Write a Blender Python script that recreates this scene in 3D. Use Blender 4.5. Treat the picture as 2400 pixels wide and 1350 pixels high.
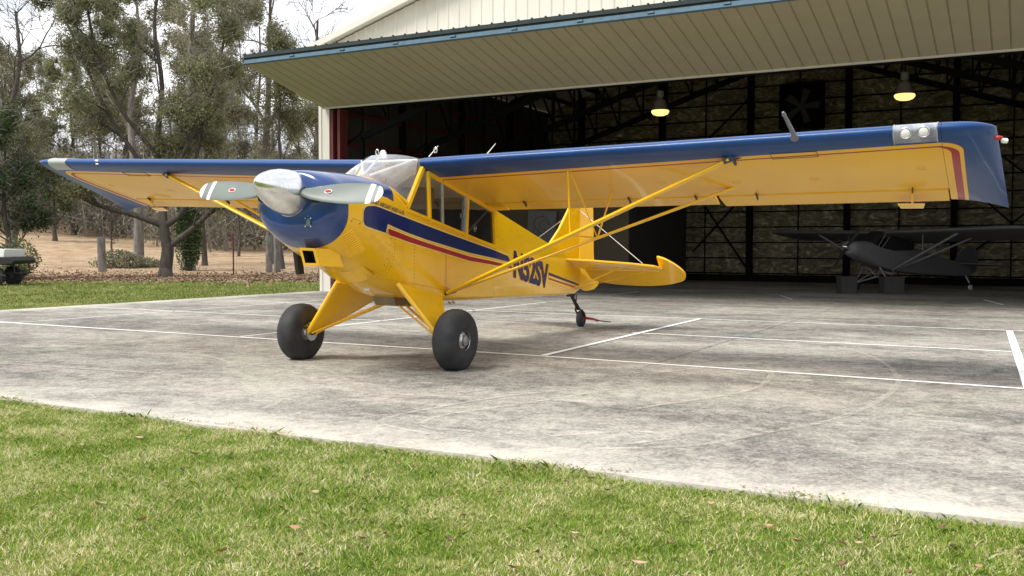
import bpy, bmesh, math, random
import numpy as np
from mathutils import Vector, Matrix
from mathutils.bvhtree import BVHTree
R = math.radians
SC = bpy.context.scene
COL = SC.collection
for _o in list(bpy.data.objects): bpy.data.objects.remove(_o)
# ------------------------------------------------------------------ camera
F_PX = 2264.1
YAW, PIT, ROL = R(28.4258), R(-2.4505), R(.091)
fw = Vector((-math.sin(YAW)*math.cos(PIT), math.cos(YAW)*math.cos(PIT), math.sin(PIT)))
rt = Vector((math.cos(YAW), math.sin(YAW), 0)); up = rt.cross(fw)
r2 = rt*math.cos(ROL)+up*math.sin(ROL); u2 = up*math.cos(ROL)-rt*math.sin(ROL)
cd = bpy.data.cameras.new('camera'); cam = bpy.data.objects.new('camera', cd); COL.objects.link(cam)
cam.matrix_world = Matrix(((r2.x,u2.x,-fw.x,0),(r2.y,u2.y,-fw.y,0),(r2.z,u2.z,-fw.z,1.17),(0,0,0,1)))
cd.sensor_width = 36; cd.lens = F_PX/2400*36; cd.clip_end = 2000; cd.clip_start = .05
SC.camera = cam
SC.render.resolution_x, SC.render.resolution_y = 1024, 576
# ------------------------------------------------------------------ light
SUN_EL, SUN_AZ = R(52), R(212)        # azimuth clockwise from +Y
w = bpy.data.worlds.new('World'); SC.world = w; w.use_nodes = True
nt = w.node_tree; nt.nodes.clear()
sk = nt.nodes.new('ShaderNodeTexSky'); sk.sky_type = 'NISHITA'; sk.sun_disc = False
sk.sun_elevation = SUN_EL; sk.sun_rotation = SUN_AZ; sk.dust_density = 3.0; sk.air_density = 1.0
hs = nt.nodes.new('ShaderNodeHueSaturation'); hs.inputs['Saturation'].default_value = .38; hs.inputs['Value'].default_value = 1.0
tc = nt.nodes.new('ShaderNodeTexCoord'); nz = nt.nodes.new('ShaderNodeTexNoise'); nz.inputs['Scale'].default_value = 2.2; nz.inputs['Detail'].default_value = 7
mp = nt.nodes.new('ShaderNodeMapping'); mp.inputs['Scale'].default_value = (1,1,2.2)
cr = nt.nodes.new('ShaderNodeValToRGB'); cr.color_ramp.elements[0].position=.30; cr.color_ramp.elements[0].color=(.75,.75,.75,1); cr.color_ramp.elements[1].position=.60
mx = nt.nodes.new('ShaderNodeMix'); mx.data_type='RGBA'
n2 = nt.nodes.new('ShaderNodeTexNoise'); n2.inputs['Scale'].default_value = 5.5; n2.inputs['Detail'].default_value = 8
c2 = nt.nodes.new('ShaderNodeValToRGB'); c2.color_ramp.elements[0].position=.36; c2.color_ramp.elements[0].color=(.60,.65,.75,1); c2.color_ramp.elements[1].position=.60; c2.color_ramp.elements[1].color=(1,1,1,1)
ml = nt.nodes.new('ShaderNodeVectorMath'); ml.operation = 'SCALE'; ml.inputs['Scale'].default_value = 8.8
nt.links.new(mp.outputs[0], n2.inputs[0]); nt.links.new(n2.outputs[0], c2.inputs[0]); nt.links.new(c2.outputs[0], ml.inputs[0]); nt.links.new(ml.outputs[0], mx.inputs[7])
bg = nt.nodes.new('ShaderNodeBackground'); bg.inputs['Strength'].default_value = .10
wo = nt.nodes.new('ShaderNodeOutputWorld'); L = nt.links.new
L(tc.outputs['Generated'], mp.inputs[0]); L(mp.outputs[0], nz.inputs[0]); L(nz.outputs[0], cr.inputs[0])
L(sk.outputs[0], hs.inputs['Color']); L(cr.outputs[0], mx.inputs[0]); L(hs.outputs[0], mx.inputs[6]); L(mx.outputs[2], bg.inputs[0]); L(bg.outputs[0], wo.inputs[0])
sd = bpy.data.lights.new('sun','SUN'); sd.energy = 2.2; sd.angle = R(24); sd.color = (1,.95,.87)
so = bpy.data.objects.new('sun', sd); COL.objects.link(so)
sdir = Vector((math.sin(SUN_AZ)*math.cos(SUN_EL), math.cos(SUN_AZ)*math.cos(SUN_EL), math.sin(SUN_EL)))
so.rotation_euler = sdir.to_track_quat('Z','Y').to_euler()
SC.view_settings.view_transform = 'Standard'; SC.view_settings.look = 'None'
SC.view_settings.exposure = .84; SC.view_settings.gamma = 1
SC.render.engine = 'CYCLES'
# ------------------------------------------------------------------ materials
class NM:
    "small helper for building node materials"
    def __init__(s, name):
        s.m = bpy.data.materials.new(name); s.m.use_nodes = True; s.t = s.m.node_tree; s.n = s.t.nodes
        s.b = s.n['Principled BSDF']; s.out = s.n['Material Output']
    def new(s, t, **k):
        n = s.n.new(t)
        for a, v in k.items():
            if hasattr(n, a): setattr(n, a, v)
        return n
    def link(s, a, b): s.t.links.new(a, b)
    def math(s, op, a, b=None, c=None, clamp=False):
        n = s.n.new('ShaderNodeMath'); n.operation = op; n.use_clamp = clamp
        for i, v in enumerate((a, b, c)):
            if v is None: continue
            if isinstance(v, (int, float)): n.inputs[i].default_value = v
            else: s.link(v, n.inputs[i])
        return n.outputs[0]
    def coord(s, kind='Object'):
        return s.n.new('ShaderNodeTexCoord').outputs[kind]
    def xyz(s, c):
        n = s.n.new('ShaderNodeSeparateXYZ'); s.link(c, n.inputs[0]); return n.outputs
    def mapping(s, c, scale=(1,1,1), rot=(0,0,0)):
        n = s.n.new('ShaderNodeMapping'); s.link(c, n.inputs[0]); n.inputs['Scale'].default_value = scale; n.inputs['Rotation'].default_value = rot
        return n.outputs[0]
    def noise(s, c, scale, detail=4, rough=.55, dist=0):
        n = s.n.new('ShaderNodeTexNoise'); s.link(c, n.inputs['Vector']); n.inputs['Scale'].default_value = scale
        n.inputs['Detail'].default_value = detail; n.inputs['Roughness'].default_value = rough; n.inputs['Distortion'].default_value = dist
        return n.outputs[0]
    def ramp(s, f, stops):
        n = s.n.new('ShaderNodeValToRGB'); s.link(f, n.inputs[0]); e = n.color_ramp.elements
        while len(e) < len(stops): e.new(.5)
        for k, (p, c) in zip(e, stops):
            k.position = p; k.color = (*c, 1) if len(c) == 3 else c
        return n.outputs[0]
    def mix(s, f, a, b, mode='MIX'):
        n = s.n.new('ShaderNodeMix'); n.data_type = 'RGBA'; n.blend_type = mode
        for i, v in ((0, f), (6, a), (7, b)):
            if isinstance(v, (int, float)): n.inputs[i].default_value = v
            elif isinstance(v, tuple): n.inputs[i].default_value = (*v, 1)
            else: s.link(v, n.inputs[i])
        return n.outputs[2]
    def base(s, c):
        if isinstance(c, tuple): s.b.inputs['Base Color'].default_value = (*c, 1)
        else: s.link(c, s.b.inputs['Base Color'])
    def set(s, **k):
        for a, v in k.items():
            a = a.replace('_', ' ')
            if isinstance(v, (int, float, tuple)): s.b.inputs[a].default_value = v
            else: s.link(v, s.b.inputs[a])
    def bump(s, h, strength=.3, dist=.01):
        n = s.n.new('ShaderNodeBump'); n.inputs['Strength'].default_value = strength; n.inputs['Distance'].default_value = dist
        s.link(h, n.inputs['Height']); s.link(n.outputs[0], s.b.inputs['Normal'])
def simple(name, col, rough=.5, metal=0, var=.12, scale=8, coat=0, bump=0, bscale=40):
    k = NM(name); c = k.coord()
    n = k.noise(c, scale, 5)
    d = tuple(max(0, x*(1-var)) for x in col); l = tuple(min(1, x*(1+var)) for x in col)
    k.base(k.ramp(n, [(.3, d), (.7, l)])); k.set(Roughness=rough, Metallic=metal)
    if coat: k.set(Coat_Weight=coat, Coat_Roughness=.06)
    if bump: k.bump(k.noise(c, bscale, 6), bump, .01)
    return k.m
YEL = (.92, .51, .004); BLU = (.004, .034, .17); RED = (.36, .012, .014)
def rbox(k, x, y, cx, cy, hx, hy, r):
    ax = k.math('SUBTRACT', k.math('ABSOLUTE', k.math('SUBTRACT', x, cx)), hx-r)
    ay = k.math('SUBTRACT', k.math('ABSOLUTE', k.math('SUBTRACT', y, cy)), hy-r)
    qx = k.math('MAXIMUM', ax, 0.); qy = k.math('MAXIMUM', ay, 0.)
    l = k.math('SQRT', k.math('ADD', k.math('MULTIPLY', qx, qx), k.math('MULTIPLY', qy, qy)))
    return k.math('SUBTRACT', k.math('ADD', l, k.math('MINIMUM', k.math('MAXIMUM', ax, ay), 0.)), r)
def wing_material():
    k = NM('wing_paint'); c = k.coord(); X, Y, Z = k.xyz(c)
    ya = k.math('ABSOLUTE', Y)
    xs = k.math('ADD', X, k.math('MULTIPLY', ya, -.028))
    # yellow panel: x < -.56 , y < 5.235 with round corner
    d1 = rbox(k, xs, ya, -3.58, 0, 3.0, 5.235, .16)
    d2 = rbox(k, xs, ya, -3.64, 0, 3.0, 5.205, .15)
    d3 = rbox(k, xs, ya, -3.665, 0, 3.0, 5.145, .12)
    in1 = k.math('LESS_THAN', d1, 0.); in2 = k.math('LESS_THAN', d2, 0.); in3 = k.math('LESS_THAN', d3, 0.)
    n = k.noise(c, 1.6, 4)
    yel = k.ramp(n, [(.3, (.85,.46,.010)), (.7, YEL)])
    blu = k.ramp(n, [(.3, (.003,.044,.17)), (.7, (.004,.056,.22))])
    col = k.mix(in1, blu, yel); col = k.mix(in2, col, RED); col = k.mix(in3, col, yel)
    # scuffed clear film on the outer tip (real scratches)
    k.base(col); k.set(Roughness=.42, Specular_IOR_Level=.3, Coat_Weight=.28, Coat_Roughness=.07)
    # ribs under fabric: faint waves along span
    rib = k.math('SINE', k.math('MULTIPLY', Y, 2*math.pi/.36))
    rib = k.math('POWER', k.math('ABSOLUTE', rib), 6.)
    back = k.math('LESS_THAN', X, -.62)
    h = k.math('ADD', k.math('MULTIPLY', k.math('MULTIPLY', rib, back), .25), k.math('MULTIPLY', k.noise(c, 2.2, 3), .5))
    k.bump(h, .25, .02)
    return k.m
def body_material(bluetop=False, roundness=None):
    k = NM('fuselage_paint'); c = k.coord(); X, Y, Z = k.xyz(c); n = k.noise(c, 2.5, 4)
    col = k.ramp(n, [(.3, (.85,.465,.009)), (.7, YEL)])
    if bluetop:
        # blue anti-glare deck above a line that drops towards the windscreen
        lim = k.math('ADD', k.math('MULTIPLY', X, .10), 1.582)
        lim = k.math('ADD', lim, k.math('MINIMUM', k.math('MULTIPLY', k.math('SUBTRACT', X, .45), .13), 0.))
        col = k.mix(k.math('GREATER_THAN', Z, lim), col, BLU)
    grime = k.ramp(k.noise(k.mapping(c, (1.2, 1, 4)), 3.0, 6), [(.56, (1,1,1)), (.8, (.86,.82,.78))])
    k.base(k.mix(1., col, grime, 'MULTIPLY')); k.set(Roughness=.24, Coat_Weight=.35, Coat_Roughness=.05)
    k.bump(k.noise(c, 3.2, 3), .12, .02)
    return k.m
M = {}
M['wing'] = wing_material(); M['body'] = body_material(); M['cowl'] = body_material(True)
M['yellow'] = simple('yellow_paint', YEL, .22, var=.05, coat=.5)
M['blue'] = simple('blue_paint', (.003,.038,.18), .2, var=.08, coat=.7, scale=4)
M['navy'] = simple('navy_decal', (.008,.02,.11), .25, var=.05)
M['red'] = simple('red_decal', RED, .3, var=.05)
M['cream'] = simple('pale_yellow_edge', (.86,.60,.16), .3, var=.04)
M['white'] = simple('white_paint', (.78,.78,.76), .3, var=.05)
def spinner_mat():
    k = NM('brushed_aluminium'); c = k.coord(); n = k.noise(k.mapping(c, (30, 3, 3)), 3, 4)
    k.base(k.ramp(n, [(.3, (.72,.72,.71)), (.7, (.82,.82,.81))])); k.set(Metallic=1., Roughness=k.ramp(n, [(.2,(.16,)*3),(.8,(.26,)*3)]))
    return k.m
M['spinner'] = spinner_mat()
M['blade'] = simple('blade_grey', (.125,.15,.135), .4, var=.1, scale=5)
M['metal'] = simple('bare_metal', (.55,.55,.55), .32, metal=.9, var=.15)
M['steel'] = simple('dark_steel', (.06,.06,.062), .5, metal=.3)
M['black'] = simple('black_rubbery', (.012,.012,.013), .6, var=.2)
M['interior'] = simple('cabin_interior', (.030,.030,.032), .8, var=.3, scale=14)
def tyre_mat():
    k = NM('tyre_rubber'); c = k.coord(); n = k.noise(c, 9, 7); n2 = k.noise(c, 60, 3)
    k.base(k.ramp(n, [(.35, (.014,.014,.0155)), (.7, (.030,.030,.032))])); k.set(Roughness=.72)
    k.bump(n2, .25, .004); return k.m
M['tyre'] = tyre_mat()
def glass_mat(name, milk, tint):
    k = NM(name); k.n.remove(k.b)
    tr = k.new('ShaderNodeBsdfTransparent'); tr.inputs[0].default_value = (*tint, 1)
    gl = k.new('ShaderNodeBsdfGlossy'); gl.inputs['Roughness'].default_value = .03; gl.inputs[0].default_value = (1,1,1,1)
    df = k.new('ShaderNodeBsdfDiffuse'); df.inputs[0].default_value = (.8,.83,.88,1)
    ge = k.new('ShaderNodeNewGeometry'); dt = k.new('ShaderNodeVectorMath'); dt.operation = 'DOT_PRODUCT'; k.link(ge.outputs['Normal'], dt.inputs[0]); k.link(ge.outputs['Incoming'], dt.inputs[1])
    fres = k.math('ADD', k.math('MULTIPLY', k.math('POWER', k.math('SUBTRACT', 1., k.math('ABSOLUTE', dt.outputs['Value']), clamp=True), 5.), .92), .05)
    c = k.coord(); n = k.noise(k.mapping(c, (1,3,1)), 4, 6)
    m1 = k.new('ShaderNodeMixShader'); m2 = k.new('ShaderNodeMixShader')
    k.link(k.math('MULTIPLY', k.ramp(n, [(.3,(.5,)*3),(.75,(1.5,)*3)]), milk), m1.inputs[0]); k.link(tr.outputs[0], m1.inputs[1]); k.link(df.outputs[0], m1.inputs[2])
    k.link(k.math('MULTIPLY', fres, 1.5, clamp=True), m2.inputs[0]); k.link(m1.outputs[0], m2.inputs[1]); k.link(gl.outputs[0], m2.inputs[2])
    k.link(m2.outputs[0], k.out.inputs[0]); return k.m
M['glass'] = glass_mat('side_window_acrylic', .02, (.50,.52,.52))
M['screen'] = glass_mat('windscreen_acrylic', .20, (.93,.95,.98))
M['lens'] = glass_mat('landing_light_cover', .35, (.9,.9,.9))
def emis(name, col, s):
    k = NM(name); k.base(col); k.set(Emission_Color=(*col,1), Emission_Strength=s); return k.m
M['lamp_glow'] = emis('warm_lamp_glow', (1,.76,.24), .85)
M['shade'] = simple('grey_lamp_housing', (.22,.22,.20), .5, var=.1)
M['reflector'] = simple('lamp_reflector', (.92,.92,.9), .15, metal=.5, var=.03)
# concrete -----------------------------------------------------------
def concrete_mat():
    k = NM('weathered_concrete'); c = k.coord(); X, Y, Z = k.xyz(c)
    big = k.noise(k.mapping(c, (.55,1,1)), .55, 6, .6, .6)
    mid = k.noise(k.mapping(c, (1,1.1,1)), 2.4, 8, .68, 1.0)
    st = k.noise(k.mapping(c, (.35,3.0,1), (0,0,R(9))), 2.4, 7, .65, .5)
    fine = k.noise(c, 42, 6, .75)
    h = k.math('ADD', k.math('ADD', k.math('MULTIPLY', big, .62), k.math('MULTIPLY', mid, .46)), k.math('MULTIPLY', st, .14))
    h = k.math('ADD', h, k.math('MULTIPLY', k.math('SUBTRACT', fine, .5), .75))
    gr = k.noise(k.mapping(c, (1,1,1), (0,0,R(-15))), 12, 7, .75, .6); h = k.math('ADD', h, k.math('MULTIPLY', k.math('SUBTRACT', gr, .5), .55))
    # bare pale band where the slab edge is kept clean by the mower
    ed = k.math('MINIMUM', k.math('SUBTRACT', Y, 4.6), k.math('ADD', X, 16.5))
    ed = k.math('ADD', ed, k.math('MULTIPLY', k.math('SUBTRACT', k.noise(c, 1.3, 5), .5), 1.1))
    e = k.math('SUBTRACT', 1., k.math('DIVIDE', ed, .72), clamp=True)
    h = k.math('ADD', h, k.math('MULTIPLY', e, k.math('ADD', .02, k.math('MULTIPLY', k.noise(c, 2.6, 7, .72), .38))))
    sp = k.noise(c, 14, 6, .7); flecks = k.ramp(sp, [(.60,(0,)*3),(.70,(1,)*3)])
    scr = k.noise(k.mapping(c, (1,9,1), (0,0,R(-24))), 5, 5, .7); scr = k.ramp(scr, [(.63,(0,)*3),(.72,(1,)*3)])
    col = k.ramp(h, [(.41,(.088,.083,.076)),(.52,(.165,.156,.142)),(.63,(.29,.273,.243)),(.77,(.45,.425,.375)),(.97,(.60,.56,.48))])
    col = k.mix(k.math('MULTIPLY', flecks, .5), col, (.50,.46,.41)); col = k.mix(k.math('MULTIPLY', scr, .4), col, (.48,.46,.43))
    stain = k.ramp(k.noise(c, 1.1, 6, .6, 1.2), [(.28,(1,)*3),(.38,(0,)*3)])
    col = k.mix(k.math('MULTIPLY', stain, .35), col, (.07,.066,.063))
    tn = k.noise(c, .9, 4); col = k.mix(1., col, k.ramp(tn, [(.35,(1.0,.97,.96)),(.5,(1,1,1)),(.65,(.97,1.0,.95))]), 'MULTIPLY')
    k.base(col); k.set(Roughness=.85); k.set(**{'Specular_IOR_Level':.25}); k.bump(fine, .35, .004)
    return k.m
M['concrete'] = concrete_mat()
def line_mat():
    k = NM('worn_white_line'); c = k.coord(); n = k.noise(c, 9, 7, .7)
    k.base(k.ramp(n, [(.30,(.50,.48,.45)),(.42,(.88,.87,.85))])); k.set(Roughness=.75); return k.m
M['line'] = line_mat()
def scuff_mat():
    k = NM('pale_tyre_scuff'); c = k.coord(); n = k.noise(c, 16, 6, .75); k.n.remove(k.b)
    tr = k.new('ShaderNodeBsdfTransparent'); df = k.new('ShaderNodeBsdfDiffuse'); df.inputs[0].default_value = (.66,.62,.54,1)
    m = k.new('ShaderNodeMixShader'); k.link(k.ramp(n, [(.38,(.0,)*3),(.66,(.50,)*3)]), m.inputs[0]); k.link(tr.outputs[0], m.inputs[1]); k.link(df.outputs[0], m.inputs[2]); k.link(m.outputs[0], k.out.inputs[0]); return k.m
M['scuff'] = scuff_mat()
def ground_mat():
    k = NM('lawn_and_leafy_field'); c = k.coord(); X, Y, Z = k.xyz(c)
    n = k.noise(c, .8, 6, .6); f = k.noise(c, 9, 7, .7); ff = k.noise(c, 60, 4, .7)
    g = k.ramp(k.math('ADD', k.math('MULTIPLY', f, .6), k.math('MULTIPLY', n, .4)), [(.36,(.045,.07,.012)),(.5,(.11,.15,.028)),(.64,(.26,.24,.09))])
    lit = k.noise(c, 2.6, 8, .75)
    d = k.ramp(k.math('ADD', k.math('MULTIPLY', lit, .6), k.math('MULTIPLY', n, .4)), [(.36,(.17,.115,.070)),(.48,(.33,.235,.150)),(.62,(.50,.385,.26))])
    # distance behind the apron: leaf-strewn field begins well beyond the lawn
    t = k.math('ADD', k.math('MULTIPLY', X, -.476), k.math('MULTIPLY', Y, .879))
    t = k.math('ADD', t, k.math('MULTIPLY', k.math('SUBTRACT', k.noise(c, .35, 6, .65), .5), 9.))
    fac = k.math('DIVIDE', k.math('SUBTRACT', t, 32.5), 5.5, clamp=True)
    k.base(k.mix(fac, g, d)); k.set(Roughness=.95); k.set(**{'Specular_IOR_Level':.1}); k.bump(ff, .6, .02); return k.m
M['ground'] = ground_mat()
def island_mat(name, stops, patch=None, trans=.25, rough=.6, pscale=1.4, pamt=.6):
    k = NM(name); g = k.new('ShaderNodeNewGeometry'); r = g.outputs['Random Per Island']; c = k.coord()
    n = k.noise(c, pscale, 5, .6)
    f = k.math('ADD', k.math('MULTIPLY', r, 1-pamt), k.math('MULTIPLY', k.math('MULTIPLY', k.math('SUBTRACT', n, .28), 2.2, clamp=True), pamt))
    col = k.ramp(f, stops); k.base(col); k.set(Roughness=rough); k.set(**{'Specular_IOR_Level':.25})
    if trans:
        tl = k.new('ShaderNodeBsdfTranslucent'); k.link(col, tl.inputs[0]); m = k.new('ShaderNodeMixShader'); m.inputs[0].default_value = trans
        k.link(k.b.outputs[0], m.inputs[1]); k.link(tl.outputs[0], m.inputs[2]); k.link(m.outputs[0], k.out.inputs[0])
    return k.m
M['grass'] = island_mat('grass_blades', [(.08,(.045,.105,.010)),(.27,(.145,.285,.020)),(.47,(.31,.44,.048)),(.62,(.58,.55,.21)),(.80,(.93,.83,.58))], trans=.3, pscale=2.6, pamt=.42)
M['grass_far'] = island_mat('far_grass_tufts', [(.2,(.11,.16,.028)),(.5,(.22,.25,.065)),(.8,(.38,.34,.15))], trans=.2, pscale=.5)
M['litter'] = island_mat('leaf_litter', [(.1,(.11,.065,.04)),(.5,(.26,.17,.11)),(.9,(.46,.34,.24))], trans=0, pscale=1.)
M['leaf'] = island_mat('olive_leaves', [(.1,(.085,.095,.042)),(.45,(.19,.20,.088)),(.75,(.33,.335,.175)),(.95,(.55,.54,.36))], trans=.42, pscale=.55, pamt=.5)
M['leaf2'] = island_mat('dull_grey_green_leaves', [(.1,(.11,.112,.070)),(.5,(.22,.22,.135)),(.9,(.40,.385,.26))], trans=.38, pscale=.5, pamt=.5)
M['leafdark'] = island_mat('dark_evergreen_leaves', [(.1,(.025,.045,.015)),(.5,(.055,.09,.028)),(.9,(.12,.17,.06))], trans=.2, pscale=.6, pamt=.5)
M['twig'] = island_mat('grey_brown_twigs', [(.1,(.11,.097,.083)),(.5,(.20,.178,.155)),(.9,(.34,.31,.275))], trans=0, pscale=.3)
def bark(name, a, b):
    k = NM(name); c = k.coord(); n = k.noise(k.mapping(c, (1,1,.25)), 9, 8, .7); n2 = k.noise(c, 1.5, 4)
    k.base(k.mix(k.math('MULTIPLY', n2, .6), k.ramp(n, [(.35,a),(.65,b)]), tuple(x*.6 for x in b))); k.set(Roughness=.95); k.set(**{'Specular_IOR_Level':.1}); k.bump(n, .8, .03); return k.m
M['bark'] = bark('dark_bark', (.045,.038,.032), (.13,.115,.10)); M['barkgrey'] = bark('grey_bark', (.10,.092,.082), (.29,.27,.245))
M['post'] = bark('weathered_post_wood', (.09,.085,.08), (.27,.255,.24))
def sheet(name, col, var=.06, rough=.45):
    k = NM(name); c = k.coord(); n = k.noise(k.mapping(c, (1.5,1.5,.3)), 1.6, 7, .65); n2 = k.noise(c, .4, 3)
    a = tuple(x*(1-2*var) for x in col); k.base(k.ramp(k.math('ADD', k.math('MULTIPLY', n, .6), k.math('MULTIPLY', n2, .4)), [(.35,a),(.62,col)])); k.set(Roughness=rough, Specular_IOR_Level=.25); return k.m
M['sheet_white'] = sheet('cream_white_sheet_metal', (.62,.60,.54)); M['sheet_door'] = sheet('shade_toned_door_sheet', (.37,.335,.235), .05, .8)  # door: cream paint darkened, the underside's shade is put into the colour
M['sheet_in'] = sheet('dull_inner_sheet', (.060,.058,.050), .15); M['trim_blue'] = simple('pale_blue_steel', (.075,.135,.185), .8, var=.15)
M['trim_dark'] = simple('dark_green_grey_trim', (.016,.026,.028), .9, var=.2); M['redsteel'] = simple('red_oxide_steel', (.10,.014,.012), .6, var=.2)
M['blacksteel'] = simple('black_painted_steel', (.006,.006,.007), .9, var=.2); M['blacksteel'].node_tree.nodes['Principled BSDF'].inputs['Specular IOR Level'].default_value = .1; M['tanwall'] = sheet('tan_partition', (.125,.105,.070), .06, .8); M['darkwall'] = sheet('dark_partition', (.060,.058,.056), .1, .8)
def insul_mat():
    k = NM('wrinkled_foil_insulation'); c = k.coord()
    n = k.noise(k.mapping(c, (1.1,1,2.4)), 1.9, 9, .74, 1.9); n2 = k.noise(k.mapping(c, (6,1,1.0)), 1.6, 4, .6)
    k.base(k.ramp(n, [(.36,(.10,.086,.052)),(.47,(.24,.21,.13)),(.56,(.42,.37,.24)),(.68,(.95,.88,.66))])); k.set(Metallic=.5, Roughness=.45)  # pale stops put the foil's highlights into the colour
    k.bump(k.math('ADD', n, k.math('MULTIPLY', n2, .5)), 1., .10); return k.m
M['insul'] = insul_mat()
# ------------------------------------------------------------------ mesh helpers
class MB:
    def __init__(s): s.v = []; s.f = []
    def add(s, vs, fs):
        b = len(s.v); s.v += [tuple(p) for p in vs]; s.f += [tuple(b+i for i in q) for q in fs]; return s
    def box(s, a, b):
        x0,y0,z0 = a; x1,y1,z1 = b
        return s.add([(x0,y0,z0),(x1,y0,z0),(x1,y1,z0),(x0,y1,z0),(x0,y0,z1),(x1,y0,z1),(x1,y1,z1),(x0,y1,z1)],
                     [(0,3,2,1),(4,5,6,7),(0,1,5,4),(1,2,6,5),(2,3,7,6),(3,0,4,7)])
    def bar(s, p, q, w, h=None, upv=(0,0,1)):
        "rectangular bar from p to q"
        p, q = Vector(p), Vector(q); h = h or w; d = (q-p).normalized(); u = Vector(upv)
        if abs(d.dot(u)) > .98: u = Vector((1,0,0))
        sx = d.cross(u).normalized(); sy = sx.cross(d).normalized()
        vs = [P+sx*a*w/2+sy*b*h/2 for P in (p, q) for a, b in ((-1,-1),(1,-1),(1,1),(-1,1))]
        return s.add(vs, [(0,1,2,3),(7,6,5,4),(0,4,5,1),(1,5,6,2),(2,6,7,3),(3,7,4,0)])
    def tube(s, pts, rad, n=10, cap=True, flat=1.0, upv=(0,0,1)):
        pts = [Vector(p) for p in pts]; m = len(pts); rr = rad if hasattr(rad, '__len__') else [rad]*m
        vs = []; pu = Vector(upv)
        for i, p in enumerate(pts):
            d = (pts[min(i+1, m-1)]-pts[max(i-1, 0)]).normalized()
            if abs(d.dot(pu)) > .98: pu = Vector((1, .1, 0))
            sx = d.cross(pu).normalized(); sy = sx.cross(d).normalized(); pu = sy
            for j in range(n):
                a = 2*math.pi*j/n; vs.append(p+sx*math.cos(a)*rr[i]*flat+sy*math.sin(a)*rr[i])
        fs = [(i*n+j, i*n+(j+1) % n, (i+1)*n+(j+1) % n, (i+1)*n+j) for i in range(m-1) for j in range(n)]
        if cap: fs += [tuple(range(n))[::-1], tuple((m-1)*n+j for j in range(n))]
        return s.add(vs, fs)
    def lathe(s, prof, n=32, origin=(0,0,0), axis=(0,0,1), closed=False):
        "prof: (radius, height) pairs about an axis"
        A = Vector(axis).normalized(); B = A.cross(Vector((0,0,1)) if abs(A.z) < .9 else Vector((1,0,0))).normalized(); Cc = A.cross(B); O = Vector(origin)
        m = len(prof); vs = [O+A*h+(B*math.cos(2*math.pi*j/n)+Cc*math.sin(2*math.pi*j/n))*r for r, h in prof for j in range(n)]
        rng = m if closed else m-1
        fs = [(i*n+j, i*n+(j+1) % n, ((i+1) % m)*n+(j+1) % n, ((i+1) % m)*n+j) for i in range(rng) for j in range(n)]
        if not closed: fs += [tuple(range(n))[::-1], tuple((m-1)*n+j for j in range(n))]
        return s.add(vs, fs)
    def grid(s, rows, closed=False, caps=False):
        m = len(rows); n = len(rows[0]); vs = [p for r in rows for p in r]
        c = n if closed else n-1
        fs = [(i*n+j, i*n+(j+1) % n, (i+1)*n+(j+1) % n, (i+1)*n+j) for i in range(m-1) for j in range(c)]
        if caps: fs += [tuple(range(n))[::-1], tuple((m-1)*n+j for j in range(n))]
        return s.add(vs, fs)
    def prism(s, outline, thick):
        "outline: list of 3D points (planar); thick: Vector offset"
        n = len(outline); T = Vector(thick)/2; vs = [Vector(p)-T for p in outline]+[Vector(p)+T for p in outline]
        return s.add(vs, [tuple(range(n))[::-1], tuple(range(n, 2*n))]+[(i, (i+1) % n, n+(i+1) % n, n+i) for i in range(n)])
    def build(s, name, mat, parent=None, smooth=None, bevel=0):
        me = bpy.data.meshes.new(name); me.from_pydata(s.v, [], s.f); me.validate(); 
        bm = bmesh.new(); bm.from_mesh(me); bmesh.ops.recalc_face_normals(bm, faces=bm.faces)
        if bevel: bmesh.ops.bevel(bm, geom=bm.edges[:], offset=bevel, segments=2, profile=.6, affect='EDGES', clamp_overlap=True)
        bm.to_mesh(me); bm.free()
        me.materials.append(mat); o = bpy.data.objects.new(name, me); COL.objects.link(o)
        if smooth is not None:
            me.shade_smooth() if smooth >= 180 else me.set_sharp_from_angle(angle=R(smooth))
        if parent: o.parent = parent
        return o
def tag(o, label=None, cat=None, group=None, kind=None):
    if label: o['label'] = label
    if cat: o['category'] = cat
    if group: o['group'] = group
    if kind: o['kind'] = kind
    return o
def empty(name, loc=(0,0,0), rz=0):
    o = bpy.data.objects.new(name, None); COL.objects.link(o); o.location = loc; o.rotation_euler = (0,0,rz); return o
def quads_mesh(name, V, nper, mat, parent=None):
    "numpy array V (N*nper,3), faces of nper verts"
    N = len(V)//nper; me = bpy.data.meshes.new(name); me.vertices.add(len(V)); me.vertices.foreach_set('co', V.astype(np.float32).ravel())
    me.loops.add(len(V)); me.loops.foreach_set('vertex_index', np.arange(len(V), dtype=np.int32))
    me.polygons.add(N); me.polygons.foreach_set('loop_start', np.arange(0, len(V), nper, dtype=np.int32)); me.polygons.foreach_set('loop_total', np.full(N, nper, np.int32))
    me.update(calc_edges=True); me.materials.append(mat); o = bpy.data.objects.new(name, me); COL.objects.link(o)
    if parent: o.parent = parent
    return o
_old_build = MB.build
def _b(s, name, mat, parent=None, smooth=None, bevel=0):
    o = _old_build(s, name, mat, parent, None, bevel)
    if smooth is not None:
        o.data.shade_smooth()
        if smooth < 180: o.data.set_sharp_from_angle(angle=R(smooth))
    else: o.data.shade_flat()
    return o
MB.build = _b
RT = Vector((math.cos(YAW), math.sin(YAW), 0)); FD = Vector((-math.sin(YAW), math.cos(YAW), 0))
def field(lat, dep, z=0): return RT*lat + FD*dep + Vector((0,0,z))
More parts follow.
